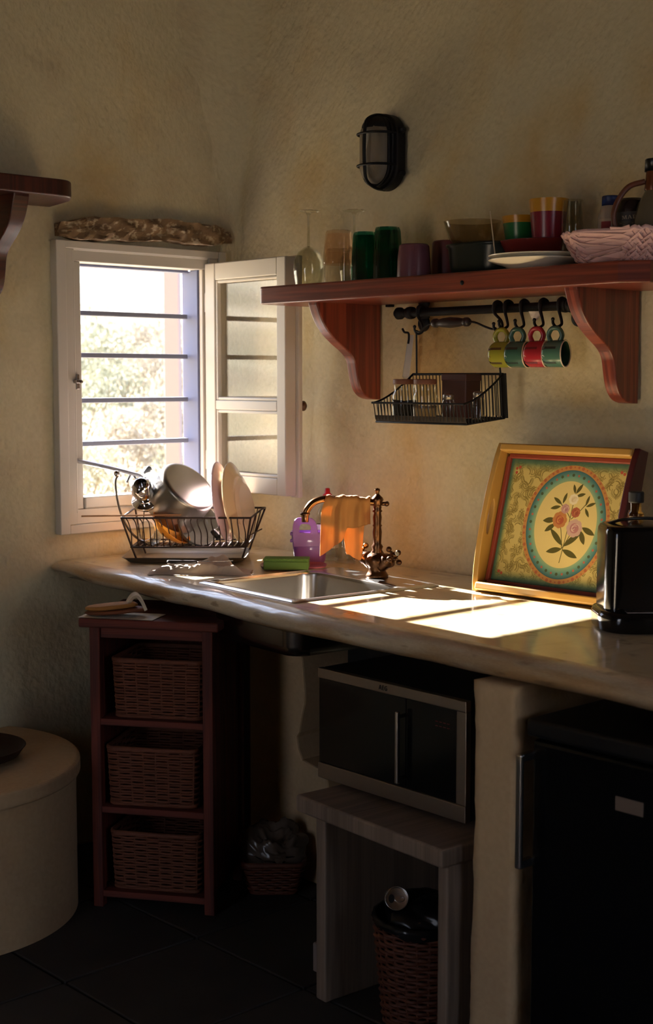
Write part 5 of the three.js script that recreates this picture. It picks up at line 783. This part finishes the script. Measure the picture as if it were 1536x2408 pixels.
// ---------- black bag, low basket with a clear bag, bin, can ----------
function crumple(rx, ry, rz, sd, amp, n = 48) { return warp(stripped(new THREE.SphereGeometry(1, n, Math.round(n * 0.7))), (p) => { const a = nz(p.x * 1.7, p.y * 1.7, p.z * 1.7 + sd), b = 1 - Math.abs(nz(p.x * 4 + sd, p.y * 4, p.z * 4)) * 2, k = 1 + amp * (a + 0.35 * b); p.set(p.x * rx * k, p.y * ry * k, p.z * rz * k); }); }
{
  const lb = wickerBasket(thing('wicker_basket', 'low reddish wicker basket on the floor holding a clear plastic bag', 'basket', [0.697, 0.0005, 0.42], FACE), 0.172, 0.13, 0.09, 11, 20, 0.0036, M.wickerRed, 0.045);
  const cb = thing('plastic_bag', 'crumpled clear plastic bag bulging out of the low basket', 'bag', [0.697, 0.115, 0.42], FACE);
  part(cb, 'film', warp(crumple(0.082, 0.085, 0.06, 8.2, 0.3, 56), (p) => { const d = Math.hypot(p.x - 0.005, p.z - 0.02); if (p.y > 0) p.y -= 0.07 * Math.exp(-d * d / 0.0018); }), phy(112, 96, 82, { roughness: 0.25, transmission: 0.4, thickness: 0, side: THREE.DoubleSide }));
  const bin = thing('waste_basket', 'tall tapering wicker waste basket under the bench', 'basket', [1.53, 0.0005, 0.7]);
  const circ = (k) => { const p = [], r = 0.082 + 0.022 * k; for (let i = 0; i < 48; i++) p.push(V(Math.cos(i / 48 * PI * 2) * r, 0, Math.sin(i / 48 * PI * 2) * r)); return p; };
  const [wg, ws] = weave(circ, 24, 26, 0.234, 0.0038, 0.0042);
  part(bin, 'weave', wg, M.wickerRed).userData.kind = 'stuff'; part(bin, 'stakes', merge(ws), M.wickerRed); part(bin, 'rim', sweep(circ(1).map((p, i) => p.setY(0.234 + 0.002 * Math.sin(i * 1.3))), 0.006, 7, true), M.wickerRed); part(bin, 'bottom', new THREE.CylinderGeometry(0.082, 0.082, 0.006, 32).translate(0, 0.004, 0), M.wickerRed);
  const ln = thing('bin_liner', 'black plastic liner folded over the rim of the wicker waste basket', 'bag', [1.53, 0.236, 0.7]);
  part(ln, 'film', loft([[0.08, -0.05], [0.094, -0.01], [0.1, 0.012], [0.109, 0.011], [0.111, 0.002], [0.11, -0.006]].reverse().map(([r, y], j) => { const p = []; for (let i = 0; i < 72; i++) { const a = i / 72 * PI * 2, w = 0.004 * nz(i * 0.5, j * 0.7, 4), low = j === 0 ? 0.012 * nz(Math.cos(a) * 2, Math.sin(a) * 2, 6.1) - 0.008 * Math.sin(a * 2) : 0; p.push(V(Math.cos(a) * (r + w), y + low, Math.sin(a) * (r + w))); } return p.reverse(); })), new THREE.MeshStandardMaterial({ color: hex(12, 12, 13), roughness: 0.25, side: THREE.DoubleSide }));
  part(ln, 'contents', crumple(0.09, 0.05, 0.09, 5.5, 0.25, 40), M.blackSatin, [0.006, 0.0, -0.01]);
  const can = thing('drink_can', 'opened empty drink can lying on the waste basket, lid towards the room', 'can', [1.49, 0.268, 0.738]);
  const cg = sub(can, 'can', [0, 0, 0], [1.02, 0.75, 0, 'YXZ']); cg.rotation.order = 'YXZ';
  part(cg, 'body', lathe([[0, -0.06], [0.024, -0.06], [0.0295, -0.05], [0.0295, 0.03], [0.025, 0.043]], 32), std(30, 28, 30, 0.35, 0.6));
  part(cg, 'lid', lathe([[0.025, 0.043], [0.0265, 0.0455], [0.025, 0.047], [0.0235, 0.045], [0.0225, 0.041], [0, 0.041]], 36), std(210, 205, 200, 0.25, 1));
  const tab = new THREE.Shape(); tab.absellipse(0.006, 0, 0.011, 0.007, 0, PI * 2); const th = new THREE.Path(); th.absellipse(0.011, 0, 0.0035, 0.0038, 0, PI * 2); tab.holes.push(th);
  part(cg, 'pull_tab', extrude(tab, 0.001, 0.0003).rotateX(-PI / 2), M.steel, [0, 0.0425, 0]); part(cg, 'mouth', new THREE.CylinderGeometry(1, 1, 0.0006, 20).scale(0.0065, 1, 0.0095), std(8, 8, 8, 0.9), [-0.0115, 0.0414, 0]);
  const px = thing('small_box', 'small pale box on the floor beside the left leg of the bench', 'box', [1.2, 0.0005, 0.68]); part(px, 'carton', box(0.05, 0.07, 0.05, 0.003).translate(0, 0.035, 0), std(126, 112, 104, 0.7)); part(px, 'flap', box(0.046, 0.0016, 0.046, 0.0005).translate(0, 0.0706, 0), std(134, 120, 110, 0.7));
}
// ---------- round masonry hearth at the lower left ----------
{
  const cx = 0.19, cz = 1.2, R = 0.405, lip = 0.012, t = structure('hearth', [cx, 0, cz]);
  const arc = (r) => { const p = [], a0 = Math.acos(clamp((0.004 - cx) / r, -1, 1)); for (let i = 0; i <= 72; i++) { const a = -a0 + 2 * a0 * i / 72; p.push([Math.cos(a) * r, Math.sin(a) * r]); } return p; };
  part(t, 'drum', extrude(poly(arc(R - lip)), 0.372, 0.0, 1).rotateX(-PI / 2), M.plasterPlain);
  part(t, 'top_rim', extrude(poly(arc(R)), 0.024, 0.011, 4).rotateX(-PI / 2).translate(0, 0.376, 0), M.plasterPlain);
  const bw = thing('charcoal_pan', 'dark shallow iron pan with charcoal on the round hearth', 'pan', [0.26, 0.4112, 1.12]);
  part(bw, 'pan', lathe([[0, 0.002], [0.1, 0.002], [0.14, 0.012], [0.155, 0.034], [0.158, 0.036], [0.154, 0.037], [0.137, 0.016], [0.098, 0.006], [0, 0.006]], 44), std(58, 36, 28, 0.6, 0.4));
  for (let i = 0; i < 16; i++) { const a = i * 2.4, r = 0.02 + 0.085 * Math.sqrt(i / 16), y = i < 9 ? 0.024 : 0.05; part(bw, 'lump', warp(stripped(new THREE.IcosahedronGeometry(0.026, 1)), (p) => { const k = 1 + 0.5 * nz(p.x * 60 + i * 3, p.y * 60, p.z * 60); p.multiplyScalar(k); }), M.black, [Math.cos(a) * r * (i < 9 ? 1 : 0.55), y, Math.sin(a) * r * (i < 9 ? 1 : 0.55)]); }
}
scene.traverse((o) => { if (o.isMesh) { o.castShadow = true; o.receiveShadow = true; } });
renderer.render(scene, camera);
